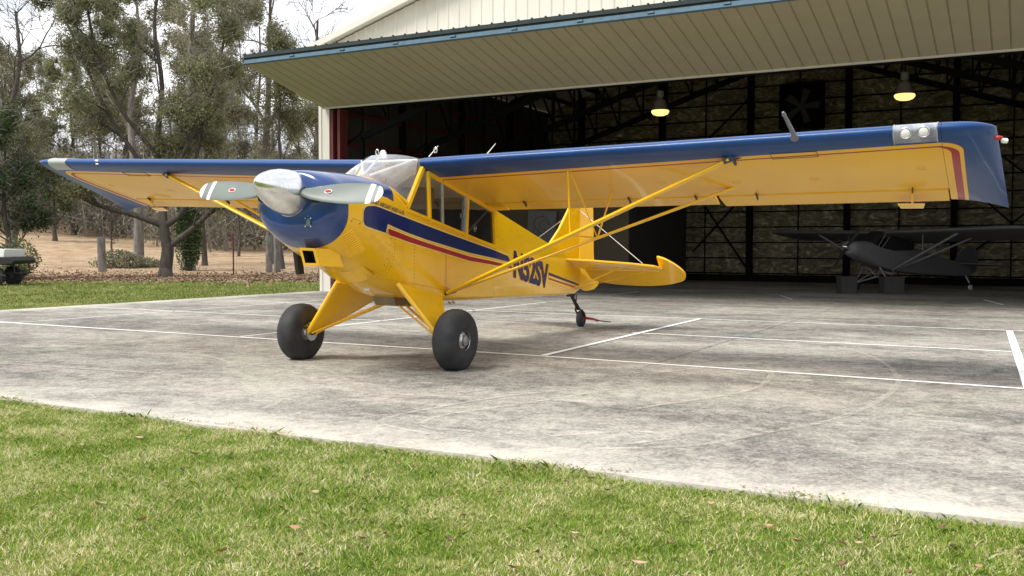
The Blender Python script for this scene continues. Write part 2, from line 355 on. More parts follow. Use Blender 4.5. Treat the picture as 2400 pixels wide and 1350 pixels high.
def terrain_z(x, y):
    t = FD.x*x+FD.y*y; lat = RT.x*x+RT.y*y
    a = np.clip(1.44+(-22.5-lat)*.049, .9, 2.7)
    s = np.clip((t-38)/47, 0, 2.2)
    z = a*s**1.15 + .10*np.sin(x*.13+1)*np.sin(y*.11)*np.clip((t-36)/20, 0, 1)
    return z - .03
# ------------------------------------------------------------------ ground
def warp(n, ext):
    u = np.linspace(-1, 1, n); return np.sign(u)*(np.abs(u)**2.2)*ext
gx = warp(190, 700)-20; gy = warp(190, 700)+30
GX, GY = np.meshgrid(gx, gy); GZ = terrain_z(GX, GY)
mb = MB(); mb.grid([[(GX[i,j], GY[i,j], GZ[i,j]) for j in range(190)] for i in range(190)])
tag(mb.build('ground', M['ground'], smooth=180), kind='structure')
mb = MB()
rng = random.Random(5)
front = [(-16.55+i*(28.5/150), 4.60+.022*math.sin(i*.37)+rng.uniform(-.012,.012)) for i in range(151)]
left = [(-16.55+rng.uniform(-.02,.02), 19.9-(19.9-4.6)*i/60) for i in range(60)]
outl = [(12, 33.4), (-16.3, 33.4), (-16.3, 19.9)]+left+front
n = len(outl)
mb.add([(x,y,0) for x,y in outl]+[(x,y,-.15) for x,y in outl], [tuple(range(n))]+[(i,(i+1)%n,n+(i+1)%n,n+i) for i in range(n)])
tag(mb.build('apron', M['concrete']), kind='structure')
# painted lines
def strip(p, q, wd, z=.004):
    p, q = Vector((*p,0)), Vector((*q,0)); d = (q-p).normalized(); s = Vector((-d.y,d.x,0))*wd/2; m = max(2,int((q-p).length/.5))
    return [[(P.x,P.y,z) for P in (p+(q-p)*i/m-s, p+(q-p)*i/m+s)] for i in range(m+1)]
mb = MB()
for a, b, wd in [((-16.3,9.26),(-4.61,9.2),.07),((-4.61,9.2),(6,8.78),.07),((-4.81,12.32),(-.15,12.16),.06),((-9.2,15.2),(6,15.3),.06),((-16,12.35),(-9.0,12.35),.05),
                 ((-14.2,15.3),(-9.2,15.2),.06),((-9.0,9.24),(-9.04,18.2),.06),((-13.6,9.3),(-13.6,18.5),.045),((-.30,15.3),(.14,5.5),.085),((-1.0,24.0),(-.55,22.0),.07),((-5.4,23.6),(-4.75,21.9),.05),((-9.1,23.8),(-9.05,21.5),.05)]:
    mb.grid(strip(a, b, wd))
zz = .0045
def gtri(a, b, wd): mb.grid(strip(a, b, wd, .008))
gtri((-4.61,9.2),(-4.76,15.25),.075)
tag(mb.build('painted_lines', M['line']), kind='structure')
mb = MB()
for a, b in [((-16.4,10.42),(-3.35,10.05)),((-3.35,10.05),(12,10.05)),((-3.33,8.9),(-3.36,19.8)),((-9.6,4.7),(-9.6,19.8)),((3.2,4.7),(3.2,19.8)),((-16.4,16.6),(12,16.6)),((-16.4,19.9),(12,19.9))]:
    mb.grid(strip(a, b, .009, .003))
tag(mb.build('concrete_joints', simple('joint_dirt', (.13,.122,.11), .9, var=.6, scale=3)), kind='structure')
mb = MB()
def catm(pts, k=10):
    P = [Vector((*p,0)) for p in pts]; P = [P[0]*2-P[1]]+P+[P[-1]*2-P[-2]]; o = []
    for i in range(1, len(P)-2):
        for j in range(k):
            t = j/k; o.append(.5*((2*P[i])+(P[i+1]-P[i-1])*t+(2*P[i-1]-5*P[i]+4*P[i+1]-P[i+2])*t*t+(3*P[i]-P[i-1]-3*P[i+1]+P[i+2])*t**3))
    return o+[P[-2]]
def ribbon(pts, wd, z):
    c = catm(pts); rows = []
    for i, p in enumerate(c):
        d = (c[min(i+1,len(c)-1)]-c[max(i-1,0)]).normalized(); s = Vector((-d.y,d.x,0))*wd/2
        rows.append([(p.x-s.x,p.y-s.y,z),(p.x+s.x,p.y+s.y,z)])
    mb.grid(rows)
for i, (pts, wd) in enumerate([([(-3.0,11.3),(-2.06,11.63),(-1.46,10.73),(-1.04,9.1),(-1.02,7.76),(-1.18,6.74),(-1.46,6.08),(-1.74,5.47),(-2.2,5.1)], .05),
    ([(-3.0,7.4),(-3.3,6.4),(-3.58,5.6),(-3.45,5.2),(-3.1,5.2)], .04), ([(-3.4,7.0),(-3.66,6.42),(-3.85,5.5),(-3.75,5.15),(-3.3,5.0)], .04),
    ([(-7.9,7.5),(-7.3,7.25),(-7.0,7.01),(-7.3,6.8)], .05), ([(-2.6,5.3),(-2.2,5.7),(-1.95,5.6),(-2.1,5.3)], .04), ([(-3.1,8.4),(-2.4,9.6),(-2.0,8.0),(-2.5,6.5)], .05),
    ([(-12,6.5),(-9.5,6.0),(-7,6.2)],.05), ([(-5.2,18.2),(-3.0,16.0),(0,14)],.06), ([(-15,11.0),(-12,13.5),(-11,17.5)],.07)]):
    ribbon(pts, wd, .0055+.0006*i)
tag(mb.build('tyre_marks', M['scuff']), kind='structure')
# ------------------------------------------------------------------ grass
rs = np.random.RandomState(3)
def blades(name, x, y, z0, h, wd, mat, bend=.7):
    n = len(x); a = rs.uniform(0, 2*np.pi, n); b = rs.uniform(0, 2*np.pi, n); lean = h*rs.uniform(.1, bend*1.5, n)
    wx, wy = np.cos(a)*wd/2, np.sin(a)*wd/2; lx, ly = np.cos(b)*lean, np.sin(b)*lean
    def P(fx, fz, sgn, fw_): return np.stack([x+lx*fx+sgn*wx*fw_, y+ly*fx+sgn*wy*fw_, z0+h*fz], 1)
    V = np.stack([P(0,0,-1,1), P(0,0,1,1), P(.35,.6,1,.8), P(1,.95,0,0), P(.35,.6,-1,.8)], 1).reshape(-1, 3)
    return quads_mesh(name, V, 5, mat)
def pnoise(x, y, s, seed):
    r = np.random.RandomState(seed); o = 0
    for k in range(5):
        th = r.uniform(0, 6.28); f = s*r.uniform(.6, 1.9); o = o+np.sin((x*np.cos(th)+y*np.sin(th))*f+r.uniform(0, 6.28))
    return o/5
N = 560000
# more blades where the camera stands close, thinning outwards
x = np.concatenate([rs.uniform(-8.0, .6, int(N*.85)), rs.uniform(-19, 6, int(N*.15))]); y = np.concatenate([rs.uniform(1.6, 4.66, int(N*.85)), rs.uniform(.3, 4.62, int(N*.15))])
edge = 4.60+.05*pnoise(x, x*0, 3.3, 8)+.03*pnoise(x, x*0, 11, 9)
k_ = y < edge+rs.normal(0, .022, len(x)); x, y, edge = x[k_], y[k_], edge[k_]
keep = rs.uniform(0, 1, len(x)) < .72+.5*pnoise(x, y, 4.2, 4); x, y, edge = x[keep], y[keep], edge[keep]
h = rs.uniform(.010, .028, len(x))*(1+.5*pnoise(x, y, 2.6, 5)); h = h+np.exp(-((edge-y)/.12)**2)*rs.uniform(0, .030, len(x))*np.clip(1+1.2*pnoise(x, y*0, 5, 6), .1, 1.9)
g = blades('lawn_grass', x, y, -.028, h, rs.uniform(.0018, .0042, len(x)), M['grass'], 1.1); tag(g, kind='stuff', label='short green and straw coloured grass in the foreground', cat='grass')
N = 90000
x = rs.uniform(-42, -16.5, N); y = rs.uniform(6, 34, N); dep = x*FD.x+y*FD.y
k_ = (dep < 35.5+1.5*pnoise(x, y, .5, 2)) & (rs.uniform(0, 1, N) < np.clip((36.5-dep)/9, .04, 1)**1.3); x, y = x[k_], y[k_]
g = blades('far_lawn_grass', x, y, terrain_z(x, y), rs.uniform(.02, .055, len(x)), rs.uniform(.012, .03, len(x)), M['grass_far'], .8); tag(g, kind='stuff', label='mown green lawn beyond the concrete apron', cat='grass')
def flakes(name, C3, size, mat, aspect=.6, parent=None, updir=None):
    n = len(C3); a = rs.normal(0, 1, (n, 3)); a /= np.linalg.norm(a, axis=1)[:, None]
    b = rs.normal(0, 1, (n, 3))
    if updir: a[:, 2] *= updir; b[:, 2] *= updir; a /= np.linalg.norm(a, axis=1)[:, None]
    b -= (a*b).sum(1)[:, None]*a; b /= np.linalg.norm(b, axis=1)[:, None]
    s = (size*rs.uniform(.6, 1.35, n))[:, None] if np.isscalar(size) else size[:, None]
    V = np.stack([C3-a*s*.5, C3+b*s*aspect*.5, C3+a*s*.5, C3-b*s*aspect*.5], 1).reshape(-1, 3)
    return quads_mesh(name, V, 4, mat, parent)
n = 26000
lat = rs.uniform(-26, -6, n); dep = 35.2+rs.exponential(2.2, n)*rs.choice([-.5, 1], n); P = np.outer(lat, RT)+np.outer(dep, FD); P[:, 2] = terrain_z(P[:, 0], P[:, 1])+rs.uniform(.01, .06, n)
k_ = P[:,0] < -16.7; P = P[k_]
g = flakes('leaf_litter', P, .10, M['litter'], .7, None, .35); tag(g, kind='stuff', label='brown fallen leaves spread under the trees', cat='leaf litter')
n = 1500; P = np.stack([rs.uniform(-9, 2, n), 4.60+.05*np.abs(rs.normal(0, 1, n)), np.full(n, .006)], 1); P = P[(pnoise(P[:,0], P[:,0]*0, 3.1, 12) > .05)]
g = flakes('edge_debris', P, .016, M['litter'], .5, None, .2); tag(g, kind='stuff', label='dead grass clippings and bits along the concrete edge', cat='debris')
# dead leaves lying on the lawn, each one its own object
def leaf_mesh(sd):
    r = random.Random(sd); L_ = r.uniform(.036, .062); W = L_*r.uniform(.38, .62); cu = r.uniform(.1, .45); rows = []
    for i in range(7):
        t = i/6; wv = W*math.sin(math.pi*min(1, t*.94+.04))**.8; z = cu*L_*(t-.5)**2*2
        rows.append([((t-.5)*L_, wv*.5*s, z+abs(s)*cu*W*.6+r.uniform(-.002,.002)) for s in (-1, -.5, 0, .5, 1)])
    m = MB(); m.grid(rows); return m
LC = [simple('dry_leaf_tan', (.38,.22,.12), .7, var=.25, scale=30), simple('dry_leaf_brown', (.20,.095,.055), .7, var=.3, scale=30), simple('dry_leaf_pale', (.40,.29,.17), .7, var=.2, scale=30)]
leafp = [(-3.35,2.85),(-2.16,3.55),(-0.26,4.11),(-1.25,3.63),(-1.26,3.32),(-2.42,2.79),(-2.87,2.99),(-2.67,3.04),(-3.89,4.22),(-2.23,3.99),(-1.66,3.28),(-4.91,3.75),(-5.39,3.68),(-3.96,3.99),(-3.73,3.33),(-4.8,4.07),(-4.17,3.91),(-2.97,4.22),(-2.94,3.9),(-2.04,4.33),(-1.98,4.5),(-0.31,4.38),(-0.59,3.98),(-0.55,4.09),(-0.64,3.92),(-0.96,4.04),(-0.6,3.69),(-0.81,3.86),(-1.78,4.26),(-1.29,4.27),(-1.21,4.4),(-0.03,4.18),(-1.65,3.06),(-3.01,3.58),(-2.71,2.68),(-3.91,3.59),(-4.3,3.06),(-2.02,3.21),(-1.63,3.55),(-2.31,3.18),(-3.72,2.93),(-0.16,3.88),(-1.3,3.98),(-2.36,3.09),(-0.37,3.68)]
LN = ['tan dead leaf lying on the foreground lawn', 'dark brown dead leaf lying on the foreground lawn', 'pale bleached dead leaf lying on the foreground lawn']
protos = {}
for i, (x, y) in enumerate(leafp):
    v = (i*7+i//3) % 9; c_ = v % 3
    if v not in protos: o = leaf_mesh(v).build('dead_leaf', LC[c_], smooth=180); protos[v] = o
    else: o = protos[v].copy(); COL.objects.link(o)
    o.location = (x, y, -.006+.014*((i*37) % 10)/10); o.rotation_euler = (((i*53) % 60-30)/70, ((i*31) % 50-25)/60, i*2.4)
    tag(o, LN[c_], 'leaf', ['tan','brown','pale'][c_]+' leaves on the lawn')
# ------------------------------------------------------------------ trees
class Tree:
    def __init__(s, seed, twig_r=.011, wander=.16, up=.05, kids=(6,6,6,5), ang=(25,62), shrink=.62):
        s.T = MB(); s.B = MB(); s.r = random.Random(seed); s.pts = []; s.tw = twig_r; s.wander = wander; s.up = up; s.kids = kids; s.ang = ang; s.shrink = shrink
    def limb(s, p, d, ln, r, lv, top=False):
        rn = s.r; n = 5 if lv > 0 else 3; pts = [Vector(p)]; dirs = [Vector(d).normalized()]; d = dirs[0].copy()
        for i in range(n):
            d = (d+Vector((rn.gauss(0, s.wander), rn.gauss(0, s.wander), rn.gauss(0, s.wander)+s.up))).normalized(); pts.append(pts[-1]+d*ln/n); dirs.append(d.copy())
        rr = [max(s.tw*.6, r*(1-.68*i/n)) for i in range(n+1)]
        (s.T if r > .035 else s.B).tube(pts, rr, 7 if r > .06 else (4 if r > .02 else 3), cap=False)
        s.kidsof(pts, dirs, rr, ln, lv)
    def kidsof(s, pts, dirs, rr, ln, lv, start=.3):
        rn = s.r; n = len(pts)-1
        if lv <= 0:
            for i in range(1, n+1): s.pts.append(pts[i])
            return
        k = s.kids[min(lv, len(s.kids))-1]
        for j in range(k):
            t = start+(1-start)*(j+rn.random())/k; f = t*n; i = min(int(f), n-1); q = pts[i].lerp(pts[i+1], f-i); dd = dirs[min(i+1, n)]
            ax = dd.cross(Vector((rn.gauss(0,1), rn.gauss(0,1), rn.gauss(0,1)))).normalized(); a = R(rn.uniform(*s.ang))
            nd = (Matrix.Rotation(a, 3, ax) @ dd); s.limb(q, nd, ln*rn.uniform(.75, 1.15)*s.shrink*(1.15-.4*t), max(s.tw, rr[i]*rn.uniform(.38, .58)), lv-1)
    def path(s, pts, r0, r1, lv, ln, start=.35):
        pts = [Vector(p) for p in pts]; n = len(pts)-1
        # smooth
        q = []
        for i in range(n):
            a = pts[max(i-1,0)]; b, c, e = pts[i], pts[i+1], pts[min(i+2,n)]
            for j in range(4):
                t = j/4; q.append(.5*((2*b)+(c-a)*t+(2*a-5*b+4*c-e)*t*t+(3*b-a-3*c+e)*t**3))
        q.append(pts[-1]); m = len(q)-1; rr = [r0+(r1-r0)*(i/m) for i in range(m+1)]
        s.T.tube(q, rr, 10, cap=False); dirs = [(q[min(i+1,m)]-q[max(i-1,0)]).normalized() for i in range(m+1)]
        s.kidsof(q, dirs, rr, ln, lv, start)
    def finish(s, name, label, loc, rz, nleaf, lsize, lmat, bmat, spread=.22, aspect=.55, group=None, cat='tree', twigmat=None):
        e = empty(name, loc, rz); s.T.build('trunk', bmat, e, smooth=180)
        if s.B.v: s.B.build('branches', bmat, e, smooth=180)
        if nleaf and s.pts:
            P = np.array([tuple(p) for p in s.pts]); per = rs.randint(0, len(P), nleaf)
            wt = rs.gamma(1.2, 1, len(P)); per = rs.choice(len(P), nleaf, p=wt/wt.sum())
            ns = nleaf//7; pi_ = rs.randint(0, len(P), ns); q0 = P[pi_]+rs.normal(0, .18, (ns, 3)); dr = rs.normal(0, 1, (ns, 3)); dr[:, 2] = np.abs(dr[:, 2])*.8; dr /= np.linalg.norm(dr, axis=1)[:, None]; sd2 = np.cross(dr, rs.normal(0, 1, (ns, 3))); sd2 /= np.linalg.norm(sd2, axis=1)[:, None]; ll = rs.uniform(.15, .60, ns)[:, None]; ww_ = rs.uniform(.006, .014, ns)[:, None]
            quads_mesh('twigs', np.stack([q0-sd2*ww_, q0+sd2*ww_, q0+dr*ll+sd2*ww_*.4, q0+dr*ll-sd2*ww_*.4], 1).reshape(-1, 3), 4, M['twig'], e)
            off = rs.normal(0, 1, (len(per), 3)); C3 = P[per]+off*(spread*(.4+1.2*rs.uniform(0, 1, len(P))[per]))[:, None]; flakes('crown', C3, lsize, lmat, aspect, e)
        tag(e, label, cat, group); return e
def gpos(px, dep, dz=-.05):
    lat = (px-1200)/F_PX*dep; p = field(lat, dep); p.z = float(terrain_z(np.array(p.x), np.array(p.y)))+dz; return p
ROTZ = YAW   # local x of a tree = sideways across the view, y = away
# the low-forking oak
t = Tree(11, up=.05, kids=(5,6,6), ang=(22,60))
t.path([(0,0,0),(.03,0,.5),(.10,0,1.0),(.10,0,1.3)], .25, .21, 0, 0); t.pts = []
t.T.tube([(0,0,-.1),(0,0,.12),(.02,0,.45)], [.38,.29,.235], 12)
t.path([(.12,0,1.2),(.55,.05,1.55),(1.05,.1,1.95),(1.65,.2,2.55),(2.2,.4,3.4),(2.6,.6,4.6)], .13, .05, 3, 2.2)
t.path([(.08,0,1.25),(.0,0,1.7),(-.03,0,2.05)], .20, .18, 0, 0); t.pts = []
t.path([(-.03,0,2.0),(-.5,-.1,2.2),(-1.2,-.2,2.45),(-1.9,-.3,2.62),(-2.7,-.4,2.95),(-3.6,-.4,3.6),(-4.6,-.3,4.5)], .14, .05, 3, 2.0, .45)
t.path([(0,0,2.0),(.35,.1,2.25),(.62,.2,2.6),(.72,.3,3.4),(1.2,.5,5.2),(1.5,.6,7.4)], .13, .05, 3, 2.6)
t.path([(-.03,0,2.0),(-.15,.2,3.2),(-.4,.4,5.0),(-.2,.5,7.2),(-.5,.6,9.6),(-.2,.7,11.5)], .15, .045, 3, 2.9, .25)
t.path([(-.1,.1,3.0),(-1.0,.3,4.4),(-2.2,.4,6.2),(-3.1,.3,8.3),(-3.9,.2,10.2)], .10, .04, 3, 2.5, .25)
t.path([(0,.1,3.1),(1.0,-.3,5.0),(2.0,-.5,7.0),(2.6,-.6,9.4)], .09, .04, 3, 2.4, .25)
t.path([(-.3,.3,4.6),(-1.6,-.2,6.5),(-2.4,-.4,9.0),(-2.6,-.5,11.0)], .08, .035, 3, 2.2, .2)
t.finish('oak_tree', 'low forking oak with wide olive crown, nearest tree left of the hangar', gpos(387, 36), ROTZ, 95000, .080, M['leaf'], M['bark'], .15)
def plain_tree(seed, px, dep, hgt, rad, r0, lab, nleaf, lsize=.10, lm='leaf', bm_='bark', kids=(5,6,7), lean=0, lv=3, spread=.15, name='leafy_tree', group=None, clear=.25, twr=.011, ln=None, wander=.15):
    t = Tree(seed, twr, kids=kids, wander=wander); rn = random.Random(seed)
    pts = [(lean*hgt*(i/5)+rn.gauss(0,.012*hgt)*(i > 0), rn.gauss(0,.012*hgt)*(i > 0), hgt*.9*i/5) for i in range(6)]
    t.T.tube([(0,0,-.2),(0,0,.08),(0,0,.30),pts[1]], [r0*1.55,r0*1.28,r0*1.07,r0*.7], 10)
    t.path(pts, r0, r0*.22, lv, ln or rad, clear)
    return t.finish(name, lab, gpos(px, dep), ROTZ, nleaf, lsize, M[lm], M[bm_], spread, group=group)
E1 = 'leafy trees between the lawn and the hangar'
plain_tree(21, 175, 84, 16, 6.5, .2, 'bushy olive tree over the left wing, just left of the forking oak', 30000, .15, group=E1)
plain_tree(22, 15, 34, 5.2, 2.2, .12, 'dense dark evergreen at the left edge behind the utility cart', 26000, .09, 'leafdark', group=E1, clear=.08)
plain_tree(23, 610, 84, 21, 7.2, .24, 'tall olive tree standing just left of the hangar wall', 30000, .15, group=E1)
plain_tree(24, 700, 56, 8.6, 3.6, .15, 'grey green tree half hidden behind the white hangar wall', 17000, .12, 'leaf2', group=E1)
plain_tree(25, 290, 90, 18.5, 7, .24, 'tall grey green tree behind the forking oak, slim trunk', 22000, .13, 'leaf2', group=E1)
plain_tree(26, 60, 88, 15, 6.4, .24, 'grey green tree far behind the left wing tip', 20000, .14, 'leaf2', group=E1)
plain_tree(27, 500, 92, 19, 7.0, .24, 'leafy tree far behind the spinner, rising above the wing', 16000, .15, 'leaf2', group=E1)
plain_tree(28, 130, 74, 5.0, 3.4, .17, 'small dark tree with a leaning limb alone on the slope', 9000, .16, 'leafdark', clear=.25, group=E1)
plain_tree(29, 325, 50, 15, 4.2, .27, 'grey trunk rising straight just left of the forking oak', 9000, .13, 'leaf2', 'barkgrey', clear=.35, name='tall_tree')
plain_tree(30, 515, 78, 15, 4.5, .32, 'grey trunk flared at its foot, standing on the brown slope', 6000, .16, 'leaf2', 'barkgrey', clear=.4, name='tall_tree')
plain_tree(31, 443, 44, 17.5, 4.6, .25, 'tallest trunk, wrapped in ivy low down, behind the forking oak', 9000, .12, 'leaf2', 'barkgrey', clear=.5, name='tall_tree', lean=.002)
# ivy and shrubs
def shrub(name, px, dep, n, sx, sy, sz, zc, size, lm, lab, cat='shrub'):
    e = empty(name, gpos(px, dep), ROTZ); m = MB(); rn = random.Random(px)
    for i in range(14):
        a = rn.uniform(0, 6.28); q = Vector((math.cos(a)*sx*.8, math.sin(a)*sy*.8, zc+sz*rn.uniform(-.2, .9))); m.tube([(0,0,0), q*.5+Vector((0,0,.1)), q], [.03,.018,.008], 4, cap=False)
    m.build('stems', M['bark'], e)
    P = rs.normal(0, 1, (n, 3)); P /= np.maximum(1e-3, np.linalg.norm(P, axis=1))[:, None]; P *= (rs.uniform(.25, 1, n)**.5)[:, None]
    P *= (1+.35*pnoise(P[:,0]*3, P[:,1]*3+P[:,2]*4, 1.2, px))[:, None]; P = P*np.array([sx, sy, sz])+np.array([0, 0, zc]); P[:, 2] = np.abs(P[:, 2])
    flakes('foliage', P, size, M[lm], .55, e); return tag(e, lab, cat)
shrub('ivy', 443, 43.6, 6500, .62, .6, 1.75, 1.75, .11, 'leafdark', 'dark ivy mass climbing the tall trunk behind the oak', 'ivy')
shrub('shrub', 283, 46, 2600, 1.2, .8, .55, .35, .12, 'leaf2', 'low grey green shrub at the foot of the straight grey trunk')
shrub('shrub', 345, 47, 1200, .9, .6, .32, .2, .11, 'leaf2', 'small flat shrub between the grey trunk and the oak')
shrub('shrub', 35, 33, 1800, .8, .7, .75, .75, .10, 'leaf', 'leafy sapling seen through the back of the utility cart')
for sd_, px_, dp_, h_, r_, n_, lb in [(51,235,88,20,7.4,36000,'tall olive tree on the slope behind the left half of the oak crown'),(52,480,50,13.5,4.6,34000,'olive tree right behind the oak, above the white spinner'),(53,660,46,11.5,4.0,26000,'low olive tree touching the hangar corner'),
    (54,20,80,15.0,6.4,30000,'broad olive tree at the far left above the wing tip'),(55,380,90,23,8,36000,'tall olive tree farthest behind the oak crown'),(56,100,96,17,7,20000,'olive tree farthest back at the far left'),(58,560,88,22,7.2,34000,'tall olive tree whose top shows under the open door')]:
    plain_tree(sd_, px_, dp_, h_, r_, .14, lb, n_, .10+.0012*(dp_-44), 'leaf' if sd_ % 2 else 'leaf2', clear=.10, spread=.17, group=E1, kids=(5,6,8))
# bare winter trees
def bare(seed, px, dep, hgt, spread, r0, lab, clear=.3, kids=(5,6,8), lean=0):
    return plain_tree(seed, px, dep, hgt, spread, r0, lab, 0, bm_='bark', kids=kids, name='bare_tree', group='bare winter trees', clear=clear, twr=.019, lean=lean, wander=.2)
bare(41, 640, 54, 16.5, 6.6, .30, 'bare tree with a broad twiggy crown above the left roof slope', .35)
bare(42, 745, 60, 16.5, 6.6, .30, 'bare tree whose twigs reach over the edge of the hangar roof', .3)
bare(43, 20, 46, 13.5, 5.6, .24, 'bare tree at the far left with long limbs reaching right', .3, lean=.05)
bare(44, 262, 52, 4.6, 2.4, .05, 'small bare thicket tree behind the thick wooden post', .12)
bare(45, 560, 64, 6.5, 3.0, .09, 'small bare tree on the slope below the propeller', .15)
bare(46, 180, 88, 13, 5.0, .2, 'distant bare tree behind the small dark tree', .2)
bare(47, 400, 95, 16, 6.0, .22, 'distant bare tree behind the oak crown', .2)
bare(48, 860, 75, 16, 6, .22, 'bare tree behind the hangar roof peak side', .3)
# far wood, one mass
def far_wood():
    n = 700; lat = rs.uniform(-75, 0, n); dep = 74+rs.uniform(0, 48, n)+np.where(lat < -28, 8, -6); dep += rs.normal(0, 2, n)
    P = np.outer(lat, RT)+np.outer(dep, FD); z = terrain_z(P[:,0], P[:,1]); Vs = []
    for k in range(n):
        r = rs.gamma(2.0,.045)+.03; h = rs.uniform(3, 9.5); lx, ly = rs.normal(0, .5, 2); b = P[k].copy(); b[2] = z[k]-.2
        for j in range(3):
            a, c_ = 2*np.pi*j/3, 2*np.pi*(j+1)/3
            Vs += [b+[r*np.cos(a), r*np.sin(a), 0], b+[r*np.cos(c_), r*np.sin(c_), 0], b+[lx+.3*r*np.cos(c_), ly+.3*r*np.sin(c_), h], b+[lx+.3*r*np.cos(a), ly+.3*r*np.sin(a), h]]
    m = 110000; i = rs.randint(0, n, m); c3 = P[i]+rs.normal(0, 1.5, (m, 3)); c3[:, 2] = z[i]+rs.gamma(2.2, 1.5, m); d = rs.normal(0, 1, (m, 3)); d[:, 2] = np.abs(d[:, 2])+.3; d /= np.linalg.norm(d, axis=1)[:, None]
    L_ = rs.uniform(.6, 2.4, m)[:, None]; s = np.cross(d, rs.normal(0, 1, (m, 3))); s /= np.linalg.norm(s, axis=1)[:, None]; w_ = rs.uniform(.012, .04, m)[:, None]
    Q = np.stack([c3-s*w_, c3+s*w_, c3+d*L_+s*w_*.3, c3+d*L_-s*w_*.3], 1).reshape(-1, 3)
    o = quads_mesh('far_wood', np.concatenate([np.array(Vs), Q]), 4, M['twig']); tag(o, 'grey brown leafless wood along the top of the slope', 'wood', kind='stuff')
    m = 90000; i = rs.randint(0, n, m); c3 = P[i]+rs.normal(0, 1.8, (m, 3)); c3[:, 2] = z[i]+rs.gamma(2.0, 1.45, m)
    o = flakes('undergrowth', c3, .26, M['leaf2'], .6); tag(o, 'dull green undergrowth among the far wood', 'undergrowth', kind='stuff')
far_wood()
# ------------------------------------------------------------------ fence posts
def post(px, dep, h, r, lab, lean=.0, mat='post', name='fence_post', seed=1, cap=False):
    rn = random.Random(seed); m = MB(); n = 14; rows = []
    for i, z in enumerate([-.1,.0,h*.25,h*.5,h*.75,h*.97,h]):
        rows.append([((r*(1.06 if z < .2 else 1)*(1 if z < h else .82)*(1+.10*math.sin(j*1.3+seed)+rn.uniform(-.05,.05)))*math.cos(2*math.pi*j/n)+lean*z, r*(1+.08*math.sin(j*2.1))*math.sin(2*math.pi*j/n), z) for j in range(n)])
    m.grid(rows, closed=True, caps=True); o = m.build(name, M[mat], smooth=50); o.location = gpos(px, dep, 0); o.rotation_euler = (0,0,ROTZ); return tag(o, lab, 'post', 'posts along the old fence')
post(240, 42, 1.52, .17, 'thick leaning wooden fence post with a pale top', -.035, seed=2)
post(631, 42, 1.62, .14, 'grey wooden fence post, left of the pair beside the hangar', 0, seed=3)
post(650, 42.5, 1.66, .14, 'grey wooden fence post, right of the pair beside the hangar', 0, seed=5)
post(547, 40, 1.72, .028, 'thin rusty steel fence post standing alone between oak and hangar', 0, 'redsteel', seed=6)
m = MB()
for z in (.25,.5,.75,1.0,1.25):
    a = gpos(240,42,0); b = gpos(547,40,0); c_ = gpos(631,42,0)
    for p, q in ((a,b),(b,c_)): m.tube([p+Vector((0,0,z)), (p+q)/2+Vector((0,0,z-.02)), q+Vector((0,0,z))], .0025, 4)
tag(m.build('fence_wire', M['steel']), 'thin wire fence strung between the posts', 'fence')
# ------------------------------------------------------------------ hangar
XL, XR, YF, YB, XC = -16.42, 3.62, 19.85, 33.2, -6.4
EAVE, SL = 6.22, .30
def roofz(x): return EAVE+SL*(10.02-abs(x-XC))
H = empty('hangar', (XC, YF, 0)); tag(H, 'large cream metal hangar with its one-piece door swung up and open', 'hangar')
def hb(mb, name, mat, smooth=None, bevel=0):
    mb.v = [(a[0]-XC, a[1]-YF, a[2]) for a in mb.v]; return mb.build(name, mat, H, smooth, bevel)
def ribbed(mb, x0, x1, zf0, zf1, y, pitch=.305, dep=.022, out=-1, w=.05):
    "vertical ribbed sheet in the XZ plane"
    rows = []; x = x0
    prof = []
    while x < x1-1e-6:
        for dx, dy in ((0,0),(pitch-w*1.8,0),(pitch-w*1.3,dep),(pitch-w*.5,dep)):
            if x+dx <= x1: prof.append((x+dx, y+out*dy))
        x += pitch
    prof.append((x1, y)); mb.grid([[(px, py, zf0(px)) for px, py in prof], [(px, py, zf1(px)) for px, py in prof]])
m = MB(); ribbed(m, XL, XR, lambda x: 4.75, lambda x: roofz(x), YF-.02); o = hb(m, 'gable_wall', M['sheet_white'])
m = MB(); m.box((XL,YF-.01,0),(XL+.30,YF+.12,6.2)); m.box((XL-.03,YF-.03,0),(XL+.06,YF+.02,6.2)); hb(m, 'corner_panel', M['sheet_white'])
m = MB(); m.box((XR-.30,YF-.01,0),(XR,YF+.12,6.2)); hb(m, 'corner_panel', M['sheet_white'])
m = MB(); m.box((XL+.305,YF+.02,0),(XL+.40,YF+.36,4.72)); m.box((XL+.52,YF+.05,0),(XL+.60,YF+.36,4.72)); m.box((XL+.40,YF+.18,0),(XL+.52,YF+.22,4.72)); hb(m, 'door_jamb', M['redsteel'])
m = MB(); m.box((XR-.60,YF+.02,0),(XR-.305,YF+.36,4.72)); hb(m, 'door_jamb', M['redsteel'])
m = MB(); m.box((XL+.3,YF+.01,4.70),(XR-.3,YF+.20,5.0)); hb(m, 'door_header', M['blacksteel'])
m = MB()
for s in (-1, 1):
    xe = XL-.28 if s < 0 else XR+.28
    m.add([(XC,YF-.30,roofz(XC)+.10),(xe,YF-.30,roofz(xe)+.10),(xe,YB+.2,roofz(xe)+.10),(XC,YB+.2,roofz(XC)+.10),(XC,YF-.30,roofz(XC)+.04),(xe,YF-.30,roofz(xe)+.04),(xe,YB+.2,roofz(xe)+.04),(XC,YB+.2,roofz(XC)+.04)],
          [(0,1,2,3),(7,6,5,4),(0,4,5,1),(1,5,6,2),(2,6,7,3)])
hb(m, 'roof', M['sheet_white'])
m = MB()
for s in (-1, 1):
    xe = XL-.30 if s < 0 else XR+.30; m.bar((XC,YF-.33,roofz(XC)+.05),(xe,YF-.33,roofz(xe)+.05),.05,.15)
hb(m, 'gable_trim', M['sheet_white'])
